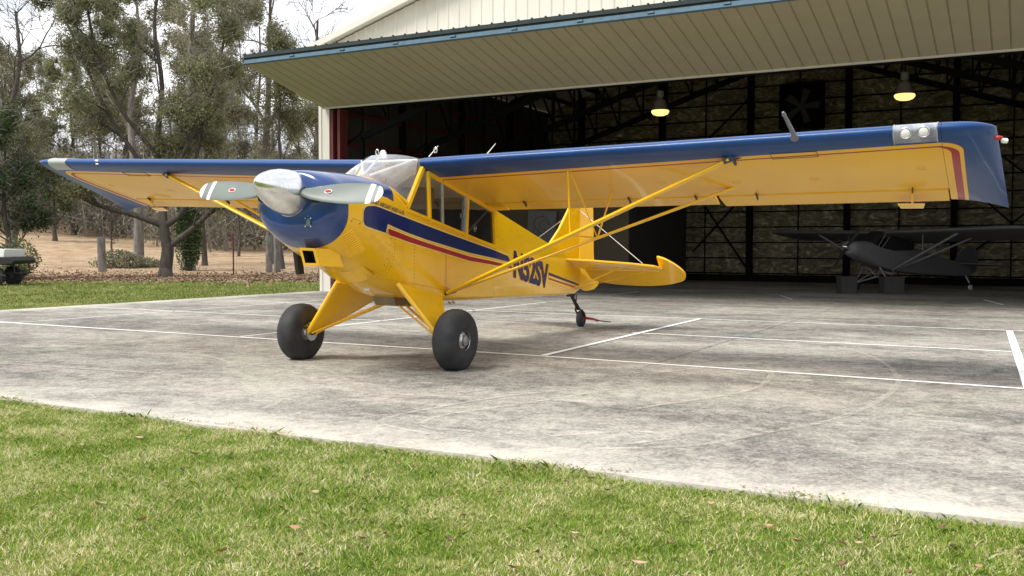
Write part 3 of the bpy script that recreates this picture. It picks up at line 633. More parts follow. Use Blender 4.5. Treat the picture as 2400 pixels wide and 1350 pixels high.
m = MB(); m.box((XL,YF+.125,-.05),(XL+.05,YB,EAVE+.02)); hb(m, 'side_wall', M['sheet_in']); m = MB(); m.box((XR-.05,YF+.125,-.05),(XR,YB,EAVE+.02)); hb(m, 'side_wall', M['sheet_in'])
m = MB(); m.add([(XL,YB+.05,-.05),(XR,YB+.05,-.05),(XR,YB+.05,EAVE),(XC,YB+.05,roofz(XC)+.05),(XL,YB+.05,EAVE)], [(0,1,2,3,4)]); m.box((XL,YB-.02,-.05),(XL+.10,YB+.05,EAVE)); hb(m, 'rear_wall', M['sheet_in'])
# white seams on the left inside wall
m = MB(); 
for y in (20.9, 21.7, 22.5, 24.6, 25.7, 27.0): m.box((XL+.052,y,0),(XL+.06,y+.025,EAVE))
hb(m, 'wall_seams', M['tanwall'])
# back wall: foil insulation held by girts
nx, nz_ = 240, 110; rows = []
for j in range(nz_+1):
    z = 9.3*j/nz_; row = []
    for i in range(nx+1):
        x = XL+.06+(XR-XL-.12)*i/nx; f = abs(math.sin(math.pi*z/.505)); g_ = .07*f*(.55+.45*math.sin(x*3.1+math.floor(z/.505)*2.3))+.045*f*math.sin(x*8+z*9+2.6*math.sin(z*5+x*2.3))+.02*f*math.sin(x*19-z*23+3*math.sin(x*5)); row.append((x, YB-.06-g_, min(z, roofz(x)+.02)))
    rows.append(row)
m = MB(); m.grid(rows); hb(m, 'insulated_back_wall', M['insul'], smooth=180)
m = MB()
for k in range(18):
    z = .27+.527*k; 
    if z < 9.2:
        hx = (roofz(XC)-z)/SL if z > EAVE else 10; hx = min(hx, 9.95); m.box((XC-hx,YB-.20,z-.02),(XC+hx,YB-.15,z+.02))
for x in (-14.9,-11.75,-8.6,-5.42,-2.24,.95): m.box((x-.09,YB-.42,0),(x+.09,YB-.16,roofz(x)))
for x in (-7.0,-3.85,-.65,-10.2): m.box((x-.02,YB-.17,0),(x+.02,YB-.14,roofz(x)))
for a, b in [((-10.2,3.1),(-8.2,4.9)),((-10.6,1.0),(-8.6,3.2)),((-10.6,3.2),(-8.6,.3)),((-2.2,3.4),(.9,.4)),((-2.2,.6),(.9,3.2)),((-2.2,5.0),(-.2,3.3)),((-8.6,6.3),(-10.2,4.8))]:
    m.bar((a[0],YB-.24,a[1]),(b[0],YB-.24,b[1]),.05)
hb(m, 'wall_girts', M['blacksteel'])
m = MB(); m.box((XL+.06,YB-.45,0),(XR-.06,YB-.1,.22)); hb(m, 'floor_curb', M['blacksteel'])
# roof frames: tapered lattice trusses on lattice columns
def chord(x): return 7.05-.336*abs(x-XC)
for fy in (20.35, 23.35, 26.65, 29.9):
    m = MB()
    for s in (-1, 1):
        xe = XC+s*9.86; xi = XC+s*9.05
        m.bar((XC,fy,chord(XC)),(xi,fy,chord(xi)),.12,.16); m.bar((XC,fy,roofz(XC)-.12),(xe,fy,roofz(xe)-.12),.12,.16)
        m.bar((xe,fy,0),(xe,fy,roofz(xe)-.2),.14,.14); m.bar((xi,fy,0),(xi,fy,chord(xi)),.12,.12)
        n = 11
        for k in range(n):
            a = XC+s*9.05*k/n; b = XC+s*9.05*(k+1)/n
            m.bar((a,fy,chord(a)),(b,fy,roofz(b)-.15) if k % 2 else (b,fy,roofz(b)-.15),.05); m.bar((b,fy,chord(b)),(b,fy,roofz(b)-.15),.045)
        for k in range(8):
            z0, z1 = .3+k*.48, .3+(k+1)*.48
            m.bar((xe if k % 2 else xi,fy,z0),(xi if k % 2 else xe,fy,z1),.045)
    hb(m, 'roof_truss', M['blacksteel'])
m = MB()
for k in range(1, 9):
    for s in (-1, 1):
        x = XC+s*k*1.12; m.box((x-.04,YF+.2,roofz(x)-.12),(x+.04,YB-.2,roofz(x)+.0))
hb(m, 'roof_purlins', M['blacksteel'])
m = MB()
for z in (1.1,2.1,3.1,3.93,4.72,5.4): m.box((XL+.06,YF+.3,z-.05),(XL+.16,YB-.3,z+.05))
hb(m, 'left_wall_girts', M['redsteel'])
# exhaust fan in the back wall
m = MB()
x0, x1, z0, z1 = -7.55, -6.15, 5.05, 6.55
for a, b in [((x0,z0),(x1,z0+.09)),((x0,z1-.09),(x1,z1)),((x0,z0+.09),(x0+.09,z1-.09)),((x1-.09,z0+.09),(x1,z1-.09))]: m.box((a[0],YB-.75,a[1]),(b[0],YB-.35,b[1]))
m.box((x0+.09,YB-.36,z0+.09),(x1-.09,YB-.34,z1-.09)); fan = hb(m, 'exhaust_fan', M['blacksteel'])
m = MB(); cx, cz = -6.85, 5.8
for k in range(5):
    a = k*2*math.pi/5; d = Vector((math.cos(a),0,math.sin(a))); q = Vector((-d.z,0,d.x)); c_ = Vector((cx,YB-.55,cz))
    m.prism([c_+d*.08-q*.05, c_+d*.55-q*.12, c_+d*.58+q*.14, c_+d*.08+q*.07], (.0,.03,0))
m.lathe([(.0,-.1),(.1,-.08),(.1,.08),(.0,.1)], 12, (cx,YB-.55,cz), (0,1,0))
m.v = [(a[0]-XC, a[1]-YF, a[2]) for a in m.v]; m.build('fan_blades', M['darkwall'], fan)
m = MB()
for k in range(7): m.box((x0+.1,YB-.335,z0+.12+k*.18),(x1-.1,YB-.325,z0+.16+k*.18))
m.v = [(a[0]-XC, a[1]-YF, a[2]) for a in m.v]; m.build('fan_louvres', M['steel'], fan)
# inner room in the back left corner
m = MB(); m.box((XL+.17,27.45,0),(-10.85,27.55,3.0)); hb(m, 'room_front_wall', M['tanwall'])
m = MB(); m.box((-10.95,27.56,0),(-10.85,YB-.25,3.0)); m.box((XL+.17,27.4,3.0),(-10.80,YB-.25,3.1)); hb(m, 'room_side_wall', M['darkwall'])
# upward-swinging door leaf
DI, DO = Vector((0,YF-.10,4.74)), Vector((0,16.92,5.40)); dl = (DO-DI).length; dd = (DO-DI).normalized(); dn = Vector((0,dd.z,-dd.y))
dx0, dx1 = XL+.16, XR-.16
def dp(x, t, h): q = DI+dd*(dl*t)+dn*h; return (x, q.y, q.z)
m = MB(); prof = []; x = dx0; pitch = .305
while x < dx1:
    for dx_, dh in ((0,0),(.232,0),(.240,.014),(.252,.014),(.262,0)):
        if x+dx_ < dx1: prof.append((x+dx_, dh))
    x += pitch
prof.append((dx1, 0))
# grooves seen from below, screw rows come with the sheet
m.grid([[dp(px, t, dh) for px, dh in prof] for t in (0, .25, .5, .75, .985)])
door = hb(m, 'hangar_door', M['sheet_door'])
def db(mb, name, mat):
    mb.v = [(a[0]-XC, a[1]-YF, a[2]) for a in mb.v]; return mb.build(name, mat, door)
def dbox(mb, xa, xb, ta, tb, ha, hb_):
    mb.add([dp(xa,ta,ha),dp(xb,ta,ha),dp(xb,tb,ha),dp(xa,tb,ha),dp(xa,ta,hb_),dp(xb,ta,hb_),dp(xb,tb,hb_),dp(xa,tb,hb_)], [(0,3,2,1),(4,5,6,7),(0,1,5,4),(1,2,6,5),(2,3,7,6),(3,0,4,7)])
m = MB()
x = dx0+.25
while x < dx1: dbox(m, x-.008, x+.008, .0, .985, -.004, .0); x += .305
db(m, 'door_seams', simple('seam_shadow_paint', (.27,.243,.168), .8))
m = MB(); dbox(m, dx0, dx1, .99, 1.0, -.015, .085); dbox(m, dx0, dx1, .985, 1.012, -.02, .0); 
for k in range(14):
    xx = dx0+1.4+k*1.42; dbox(m, xx, xx+.12, 1.0, 1.012, .03, .07)
db(m, 'blue_edge_channel', M['trim_blue'])
m = MB(); dbox(m, dx0, dx1, .99, .996, .09, .13); dbox(m, dx0, dx1, 1.0, 1.008, .125, .215)
x = dx0
while x < dx1: dbox(m, x, x+.03, .99, 1.012, .215, .238); x += .30
db(m, 'dark_edge_trim', M['trim_dark'])
m = MB(); dbox(m, dx0, dx1, 0, 1.0, .20, .21); db(m, 'door_top_sheet', M['sheet_white'])
m = MB(); dbox(m, dx0-.01, dx0+.02, 0, 1.0, .002, .2); dbox(m, dx1-.02, dx1+.01, 0, 1.0, .002, .2); db(m, 'door_end_cap', M['trim_dark'])
m = MB(); dbox(m, dx0, dx1, -.012, .004, -.03, .2); db(m, 'door_hinge_edge', M['sheet_white'])
# picture board in front of the room
m = MB(); m.box((-.5,-.025,0),(.5,.025,1.05)); b = m.build('leaning_board', simple('pale_grey_board', (.17,.17,.165), .7)); b.location = (-13.75,27.35,1.25); b.rotation_euler = (.03,.05,0)
tag(b, 'pale grey board with a faint round drawing, on the tan room wall', 'board')
m = MB()
for cx_, cz_, rr in ((0,.62,.26),(.08,.6,.15),(-.18,.4,.1)):
    pts = [(cx_+rr*math.cos(a)*(1+.1*math.sin(3*a)), -.03, cz_+rr*math.sin(a)) for a in [i*2*math.pi/20 for i in range(18)]]; m.tube(pts, .012, 4)
m.build('drawing', M['tanwall'], b)
# hanging lamps
def lamp(x, y, z, lab):
    e = empty('hanging_lamp', (x,y,z)); m = MB(); m.lathe([(.0,.60),(.09,.60),(.10,.59),(.10,.44),(.07,.42),(.085,.38),(.14,.34),(.175,.26),(.205,.12),(.235,.085),(.235,.06),(.0,.06)], 28); m.build('lamp_shade', M['shade'], e, smooth=40)
    m = MB(); m.lathe([(.0,-.09),(.12,-.085),(.20,-.055),(.245,.0),(.250,.03),(.235,.058),(.0,.058)], 28); m.build('lamp_lens', M['lamp_glow'], e, smooth=60)
    m = MB(); m.tube([(0,0,.6),(0,0,roofz(x)-z-.12)], .018, 6); m.build('lamp_rod', M['blacksteel'], e)
    return tag(e, lab, 'lamp', 'lit lamps under the hangar roof')
lamp(-9.35, 26.0, 4.94, 'lit hanging lamp left of the exhaust fan, under the dark trusses')
lamp(-2.95, 26.0, 4.92, 'lit hanging lamp right of the exhaust fan, above the right wing of the yellow plane')
# ------------------------------------------------------------------ utility cart (its rear end enters the frame)
U = empty('utility_cart', gpos(-35, 29.5, 0), ROTZ); tag(U, 'white and black off road utility cart cut by the left edge', 'vehicle')
m = MB(); m.prism([(.0,0,.865),(.90,0,.865),(.94,0,1.10),(.0,0,1.12)], (0,1.25,0)); m.build('cargo_bed', M['white'], U, bevel=.015)
m = MB(); m.prism([(.02,0,.60),(.62,0,.62),(1.16,0,.66),(1.25,0,.76),(1.16,0,.86),(.02,0,.86)], (0,1.34,0)); m.build('rear_fender', M['black'], U, bevel=.02)
m = MB(); m.prism([(-1.35,0,.35),(0.0,0,.33),(0.0,0,.55),(-.5,0,.58),(-1.35,0,.56)], (0,1.2,0)); m.build('chassis', M['steel'], U, bevel=.02)
m = MB(); m.prism([(-2.05,0,.45),(-1.3,0,.45),(-1.2,0,.95),(-1.5,0,.98),(-2.0,0,.82)], (0,1.25,0)); m.build('hood', M['white'], U, bevel=.04)
m = MB()
for s in (-.6,.6):
    m.tube([(-1.3,s,.9),(-.95,s*.92,1.65),(-.1,s*.92,1.68),(.30,s,1.42),(.90,s,1.12)], .025, 8)
    m.tube([(-.05,s,.6),(-.1,s*.92,1.68)], .025, 8); m.tube([(.0,s,1.12),(.0,s,1.35),(.55,s,1.14)], .016, 6)
    m.tube([(-.5,s*1.08,.34),(.75,s*1.08,.34),(.95,s*1.08,.3)], .028, 8)
m.tube([(-.1,-.55,1.68),(-.1,.55,1.68)], .025, 8); m.tube([(-.95,-.55,1.65),(-.95,.55,1.65)], .025, 8)
for s in (-.45,.45): m.tube([(1.10,s,.70),(1.14,s,.38),(.85,s,.38)], .022, 6); m.tube([(.98,s,.39),(1.26,s,.39)], .016, 6)
m.tube([(1.14,-.45,.38),(1.14,.45,.38)], .022, 6); m.build('roll_cage', M['black'], U, smooth=60)
m = MB(); m.box((-.65,-.5,.55),(-.2,.5,.70)); m.box((-.22,-.5,.68),(-.10,.5,1.15)); m.build('seat', M['black'], U, bevel=.03)
m = MB(); m.lathe([(.15,-.012),(.165,0),(.15,.012),(.14,0)], 20, (-.8,.3,1.08), (-.8,0,.6), closed=True); m.tube([(-.8,.3,1.08),(-1.15,.3,.85)], .015, 6); m.build('steering_wheel', M['black'], U)
for x_ in (.58, -1.6):
    for s in (-.55,.55):
        wp = MB(); rr = .285; prof = [(rr*.45,-.11),(rr*.8,-.12),(rr*.97,-.09),(rr,0),(rr*.97,.09),(rr*.8,.12),(rr*.45,.11)]; wp.lathe(prof, 28, (x_,s,.28), (0,1,0))
        for k in range(22):
            a = 2*math.pi*k/22; c_ = Vector((x_+math.cos(a)*rr, s, .28+math.sin(a)*rr)); t_ = Vector((-math.sin(a),0,math.cos(a)))*.02; nn = Vector((math.cos(a),0,math.sin(a)))*.012
            wp.bar(c_+Vector((0,-.10,0))+t_, c_+Vector((0,.10,0))-t_, .024, .03)
        o = wp.build('wheel', M['tyre'], U, smooth=50); rm = MB(); rm.lathe([(.0,-.115),(.07,-.12),(.13,-.08),(.13,.08),(.07,.12),(.0,.115)], 16, (x_,s,.28), (0,1,0)); rm.build('rim', M['steel'], o)
# ------------------------------------------------------------------ the yellow aeroplane
AYAW, AROL = -.013, R(-.755)
Fv = Vector((-math.sin(AYAW), -math.cos(AYAW), 0)); Lv = Vector((math.cos(AYAW), -math.sin(AYAW), 0)); Uv = Vector((0,0,1))
L2 = Lv*math.cos(AROL)+Uv*math.sin(AROL); U2 = Uv*math.cos(AROL)-Lv*math.sin(AROL)
A = bpy.data.objects.new('airplane', None); COL.objects.link(A)
A.matrix_world = Matrix(((Fv.x,L2.x,U2.x,-5.768),(Fv.y,L2.y,U2.y,7.782),(Fv.z,L2.z,U2.z,0),(0,0,0,1)))
tag(A, 'yellow high-wing taildragger airplane with navy nose and big black tyres on the concrete', 'airplane')
def interp(x, xs, ys): return float(np.interp(x, xs, ys))
def section(hw, zt, zst, zsb, zb, n=28, et=1.0, eb=1.0):
    "closed loop: flat sides between zsb and zst, curved caps above and below"
    pts = []
    k = n//4
    for i in range(k): a = math.pi/2*i/k; pts.append((hw*math.cos(a)**et, zst+(zt-zst)*math.sin(a)**et))
    for i in range(k): a = math.pi/2*i/k; pts.append((-hw*math.sin(a)**et, zst+(zt-zst)*math.cos(a)**et))
    for i in range(k): a = math.pi/2*i/k; pts.append((-hw*math.cos(a)**eb, zsb+(zb-zsb)*math.sin(a)**eb))
    for i in range(k): a = math.pi/2*i/k; pts.append((hw*math.sin(a)**eb, zsb+(zb-zsb)*math.cos(a)**eb))
    return pts
def loft(secs):
    "secs: (x, hw, zt, zst, zsb, zb, et, eb)"
    return [[(x, y, z) for y, z in section(hw, zt, zst, zsb, zb, 48, et, eb)] for x, hw, zt, zst, zsb, zb, et, eb in secs]
def smooth_secs(secs, k=3):
    a = np.array(secs, float); xs = np.arange(len(a)); t = np.linspace(0, len(a)-1, (len(a)-1)*k+1); out = []
    for u in t:
        i = min(int(u), len(a)-2); f = u-i; p0, p1, p2, p3 = a[max(i-1,0)], a[i], a[i+1], a[min(i+2,len(a)-1)]
        out.append(tuple(.5*((2*p1)+(p2-p0)*f+(2*p0-5*p1+4*p2-p3)*f*f+(3*p1-p0-3*p2+p3)*f**3)))
    return out
# nose bowl, cowl and cabin are one flowing body
bowl = [(1.275,.20,1.80,1.62,1.60,1.43,1,1),(1.270,.30,1.815,1.61,1.58,1.38,.95,.95),(1.25,.37,1.83,1.60,1.56,1.325,.92,.92),(1.21,.42,1.838,1.595,1.54,1.27,.9,.92),(1.15,.458,1.842,1.59,1.51,1.215,.88,.92),(1.055,.472,1.845,1.59,1.49,1.150,.86,.92)]
cowl = [(1.050,.470,1.843,1.59,1.49,1.148,.86,.92),(.85,.480,1.845,1.59,1.45,1.045,.80,.9),(.62,.475,1.840,1.59,1.40,.945,.76,.88),(.42,.450,1.825,1.59,1.34,.865,.72,.84),(.312,.430,1.815,1.585,1.30,.825,.70,.8)]
m = MB(); m.grid(loft(smooth_secs(bowl)), closed=True, caps=True); nose = m.build('nose_bowl', M['blue'], A, smooth=50)
m = MB(); m.grid(loft(smooth_secs(cowl)), closed=True, caps=True); cowlo = m.build('engine_cowl', M['cowl'], A, smooth=50)
front_body = [(.308,.4285,1.813,1.585,1.29,.823,.70,.80),(.15,.406,1.70,1.545,1.12,.76,.5,.76),(.0,.390,1.57,1.52,.93,.70,.3,.72),(-.15,.384,1.49,1.48,.81,.660,.3,.7),(-.75,.371,1.385,1.38,.685,.59,.2,.7),(-1.2,.366,1.305,1.30,.655,.570,.2,.7),(-1.79,.361,1.20,1.195,.63,.555,.2,.7)]
rear_body = [(-1.795,.361,1.615,1.585,.63,.555,.6,.7),(-2.3,.310,1.51,1.475,.607,.545,.6,.7),(-3.0,.238,1.365,1.325,.585,.53,.6,.7),(-3.9,.150,1.175,1.135,.555,.51,.6,.7),(-4.4,.100,1.07,1.03,.548,.498,.6,.7),(-4.75,.066,1.03,.99,.56,.49,.6,.7),(-5.0,.030,.99,.95,.60,.55,.6,.7)]
m = MB(); m.grid(loft(front_body), closed=True, caps=True); m.grid(loft(rear_body), closed=True, caps=True)
fus = m.build('fuselage', M['body'], A, smooth=35)
def bvh_of(objs):
    V = []; Fc = []
    for o in objs:
        b = len(V); V += [v.co.copy() for v in o.data.vertices]; Fc += [tuple(b+i for i in p.vertices) for p in o.data.polygons]
    return BVHTree.FromPolygons(V, Fc)
BV = bvh_of([nose, cowlo, fus])
def sy(x, z, side=1, lift=.003):
    h = BV.ray_cast(Vector((x, side*2, z)), Vector((0,-side,0)))
    return (h[0].y if h[0] else side*.3)+side*lift
def decal(name, poly, mat, lift=.003, parent=None, side=1, step=.08):
    "poly (x,z) outline wrapped on to the fuselage side"
    bm = bmesh.new(); f = bm.faces.new([bm.verts.new((x,0,z)) for x, z in poly])
    xs = [p[0] for p in poly]; zs = [p[1] for p in poly]
    v = math.ceil(min(xs)/step)*step
    while v < max(xs):
        bmesh.ops.bisect_plane(bm, geom=bm.verts[:]+bm.edges[:]+bm.faces[:], plane_co=(v,0,0), plane_no=(1,0,0)); v += step
    v = math.ceil(min(zs)/step)*step
    while v < max(zs):
        bmesh.ops.bisect_plane(bm, geom=bm.verts[:]+bm.edges[:]+bm.faces[:], plane_co=(0,0,v), plane_no=(0,0,1)); v += step
    bmesh.ops.triangulate(bm, faces=bm.faces[:])
    for q in bm.verts: q.co.y = sy(q.co.x, q.co.z, side, lift)
    me = bpy.data.meshes.new(name); bm.to_mesh(me); bm.free(); me.materials.append(mat); o = bpy.data.objects.new(name, me); COL.objects.link(o); o.parent = parent or fus; return o
def rounded(pts, rad, k=5):
    out = []; n = len(pts)
    for i in range(n):
        p = Vector(pts[i]); a = Vector(pts[i-1]); b = Vector(pts[(i+1) % n]); r_ = rad[i] if hasattr(rad, '__len__') else rad
        if r_ <= 0: out.append(tuple(p)); continue
        u = (a-p); v_ = (b-p); r_ = min(r_, u.length*.49, v_.length*.49); s_ = p+u.normalized()*r_; e_ = p+v_.normalized()*r_
        for j in range(k+1): t = j/k; out.append(tuple(s_*(1-t)**2+p*2*t*(1-t)+e_*t*t))
    return out
def grow(poly, d):
    "offset outline outward by d (simple normal offset)"
    n = len(poly); ar = sum(poly[i][0]*poly[(i+1)%n][1]-poly[(i+1)%n][0]*poly[i][1] for i in range(n)); s = 1 if ar > 0 else -1; out = []
    for i in range(n):
        a, p, b = Vector(poly[i-1]), Vector(poly[i]), Vector(poly[(i+1)%n])
        if (p-a).length < 1e-6 or (b-p).length < 1e-6: continue
        n1 = Vector(((p-a).y, -(p-a).x)).normalized(); n2 = Vector(((b-p).y, -(b-p).x)).normalized(); nn = (n1+n2); 
        if nn.length < .1: continue
        nn.normalize(); out.append(tuple(p+nn*s*d/max(.5, nn.dot(n1))))
    return out
for sd in (1, -1):
    body = [(.85,1.53),(.69,1.545),(.057,1.454),(-.77,1.308),(-1.5,1.182),(-2.20,1.064),(-2.30,.985),(-1.22,1.108),(-.347,1.243),(.44,1.385),(.475,1.30),(.74,1.345),(.85,1.37)]
    poly = rounded(body, [.07,.05,0,0,0,0,0,0,0,.015,.015,.03,.07])
    decal('stripe_edge', grow(poly, .013), M['cream'], .002, side=sd); decal('blue_stripe', poly, M['navy'], .0045, side=sd)
    poly = rounded([(.43,1.345),(.25,1.318),(-.35,1.211),(-1.22,1.068),(-2.33,.945),(-2.33,.915),(-1.22,1.022),(-.35,1.164),(.25,1.262),(.42,1.287)], [.025,0,0,0,0,0,0,0,0,.025])
    decal('stripe_edge', grow(poly, .012), M['cream'], .002, side=sd); decal('red_stripe', poly, M['red'], .0045, side=sd)
    decal('rear_stripe', [(-3.62,.835),(-4.93,.628),(-4.88,.612),(-3.62,.80)], M['navy'], .0045, side=sd, step=.2)
    decal('rear_pinstripe', [(-3.62,.788),(-4.87,.604),(-4.84,.596),(-3.62,.772)], M['cream'], .0045, side=sd, step=.2)
    decal('rear_stripe', [(-3.62,.762),(-4.82,.588),(-4.79,.578),(-3.62,.745)], M['red'], .0045, side=sd, step=.2)
def text_decal(name, body, x0, z0, ht, length, slope, mat, side=1, shear=0, bold=0, lift=.005, parent=None):
    cu = bpy.data.curves.new('t', 'FONT'); cu.body = body; cu.size = 1; cu.offset = bold; cu.resolution_u = 6; o = bpy.data.objects.new('t', cu); COL.objects.link(o)
    bpy.context.view_layer.update(); me = bpy.data.meshes.new_from_object(o.evaluated_get(bpy.context.evaluated_depsgraph_get())); bpy.data.objects.remove(o)
    bm = bmesh.new(); bm.from_mesh(me); bmesh.ops.remove_doubles(bm, verts=bm.verts, dist=1e-4); xs = [v.co.x for v in bm.verts]; ys = [v.co.y for v in bm.verts]; a, b, c, d = min(xs), max(xs), min(ys), max(ys)
    for v in bm.verts:
        u = (v.co.x-a)/(b-a); h_ = (v.co.y-c)/(d-c); dx_ = (u*length+shear*h_*ht)
        v.co = Vector((x0-side*dx_ if side > 0 else x0+dx_, 0, z0+slope*(-dx_ if side > 0 else dx_)+h_*ht))
    for k_ in range(40):
        v_ = -4+k_*.15; bmesh.ops.bisect_plane(bm, geom=bm.verts[:]+bm.edges[:]+bm.faces[:], plane_co=(v_,0,0), plane_no=(1,0,0))
    for q in bm.verts: q.co.y = sy(q.co.x, q.co.z, side, lift)
    bm.to_mesh(me); bm.free(); me.name = name; me.materials.clear(); me.materials.append(mat); o = bpy.data.objects.new(name, me); COL.objects.link(o); o.parent = parent or fus; return o
text_decal('registration_lettering', 'N52SV', -2.395, .80, .335, 1.22, .155, M['red'], bold=.042, lift=.005)
text_decal('registration_lettering', 'N52SV', -2.385, .804, .330, 1.22, .155, M['navy'], bold=.037, lift=.008)
text_decal('registration_lettering', 'N52SV', -3.60, .63, .335, 1.22, .155, M['navy'], side=-1, bold=.037, lift=.008)
text_decal('small_lettering', 'AVIAT AIRCRAFT HUSKY A-1B', .74, 1.562, .042, .64, .135, M['navy'], bold=.012, parent=cowlo)
# rivets, panel seams and fasteners
m = MB()
def rivets(p, q, n, r=.0045, side=1):
    for i in range(n):
        t = i/(n-1); x = p[0]+(q[0]-p[0])*t; z = p[1]+(q[1]-p[1])*t; y = sy(x, z, side, .001)
        m.add([(x+r*math.cos(a)*1.3, y+side*.0, z+r*math.sin(a)*1.3) for a in [k*math.pi/3 for k in range(6)]]+[(x, y+side*.003, z)], [(k,(k+1)%6,6) for k in range(6)])
for sd in (1,-1):
    rivets((.27,1.27),(.27,.86),14,side=sd); rivets((-.12,1.18),(-.12,.80),12,side=sd); rivets((-.72,1.08),(-.72,.72),12,side=sd)
    rivets((.25,.865),(-.72,.72),30,side=sd); rivets((-1.9,1.165),(-2.4,1.08),9,side=sd); rivets((.42,1.40),(-.05,1.33),14,side=sd); rivets((-1.86,1.55),(-1.86,1.2),5,side=sd)
    rivets((1.0,1.40),(.34,1.28),7,.007,side=sd); rivets((.36,1.5),(.36,1.0),9,.006,side=sd)
m.build('rivets', M['steel'], fus)
for sd in (1,-1):
    decal('panel_seam', [(.998,1.422),(.33,1.300),(.33,1.297),(.998,1.419)], M['steel'], .0015, parent=cowlo, side=sd)
    decal('panel_seam', [(-.74,1.30),(-.743,1.30),(-.743,.70),(-.74,.70)], M['steel'], .0015, side=sd)
    decal('panel_seam', [(-.118,1.40),(-.121,1.40),(-.121,.82),(-.118,.82)], M['cream'], .0015, side=sd)
m = MB()
for sd in (1,-1):
    for i in range(12):
        t = i/11; xa, za = .965-.25*t, 1.330-.175*t; xb, zb = 1.05-.25*t, 1.245-.172*t
        m.tube([(xa+(xb-xa)*q, sy(xa+(xb-xa)*q, za+(zb-za)*q, sd, 0)+sd*.004*math.sin(math.pi*q), za+(zb-za)*q) for q in (0,.2,.5,.8,1)], [.003,.009,.010,.009,.003], 6)
m.build('cowl_louvres', M['yellow'], cowlo, smooth=60)
# nose details: oil cooler scoop, cowl lip, exhaust stack, inlets
m = MB()
def frame_box(x0, x1, y0, y1, z0, z1, t): pass
# scoop body: open box with dark mouth
sc_out = [(1.24,.02,1.16),(1.24,.20,1.16),(1.19,.20,.985),(1.19,.02,.985)]; sc_in = [(.75,.04,1.08),(.75,.26,1.10),(.72,.26,.91),(.72,.04,.91)]
sc_out = [(1.17,.02,1.160),(1.15,.18,1.155),(1.09,.18,1.0),(1.11,.02,1.0)]
sc_in = [(.90,.0,1.14),(.90,.24,1.15),(.82,.24,.985),(.82,.0,.985)]
i_ = lambda k, f=.16: tuple(Vector(sc_out[k]).lerp(sum((Vector(p) for p in sc_out), Vector())/4, f))
inner = [i_(k, .30) for k in range(4)]; deep = [tuple(Vector(p)-Vector((.12,0,.02))) for p in inner]
m.add(sc_out+sc_in, [(0,1,5,4),(1,2,6,5),(2,3,7,6),(3,0,4,7)]); m.add(sc_out+inner, [(k,(k+1)%4,4+(k+1)%4,4+k) for k in range(4)])
scoop = m.build('air_scoop', M['yellow'], cowlo)
m = MB(); m.add(inner+deep, [(k,(k+1)%4,4+(k+1)%4,4+k) for k in range(4)]+[(4,5,6,7)]); m.build('scoop_opening', M['black'], scoop)
m = MB(); rows = []
for i in range(15):
    y = -.27+.54*i/14; hz = BV.ray_cast(Vector((.60, y, 0)), Vector((0,0,1))); z = hz[0].z; f_ = .35+.65*math.sin(math.pi*i/14)**.5
    rows.append([(.62,y,z+.02),(.56,y*1.02,z-.020),(.42,y*1.06,z-.080-.03*f_),(.40,y*1.06,z-.075-.03*f_),(.42,y*1.0,z-.03)])
m.grid(rows); m.build('cowl_lip', M['yellow'], cowlo, smooth=40)
m = MB(); m.prism([(.82,0,1.12),(.78,0,.90),(.70,0,.905),(.74,0,1.12)], (0,.05,0)); m.v = [(x,y-.33,z) for x,y,z in m.v]; m.build('exhaust_fairing', M['black'], cowlo, bevel=.012)
for s in (1,-1):
    m = MB(); cy, cz = s*.29, 1.595; pts = [(1.262,cy+.072*math.cos(a),cz+.048*math.sin(a)) for a in [2*math.pi*k/16 for k in range(16)]]
    m.prism(pts, (.03,0,0)); m.build('air_inlet', M['black'], nose)
m = MB()
pts = [(1.16,0,0)]
# small decal on the nose bowl: plain grey green badge
for (yy, zz_) in ((.20,1.385),):
    h_ = BV.ray_cast(Vector((2.5,yy,zz_)), Vector((-1,0,0))); x = h_[0].x+.004; m.prism([(x,yy-.025,zz_-.035),(x,yy+.025,zz_-.035),(x,yy+.018,zz_+.02),(x,yy,zz_+.035),(x,yy-.018,zz_+.02)], (.004,0,0))
    m.build('nose_badge', simple('badge_green_grey', (.10,.17,.13), .4), nose)
    m = MB()
    for dy, dz in ((-.03,-.04),(.03,-.04),(-.03,.03),(.03,.03),(0,.05)):
        m.lathe([(.0,.0),(.006,.002),(.0,.004)], 8, (x+.003,yy+dy,zz_+dz), (1,0,0))
    m.build('badge_dots', M['white'], nose)
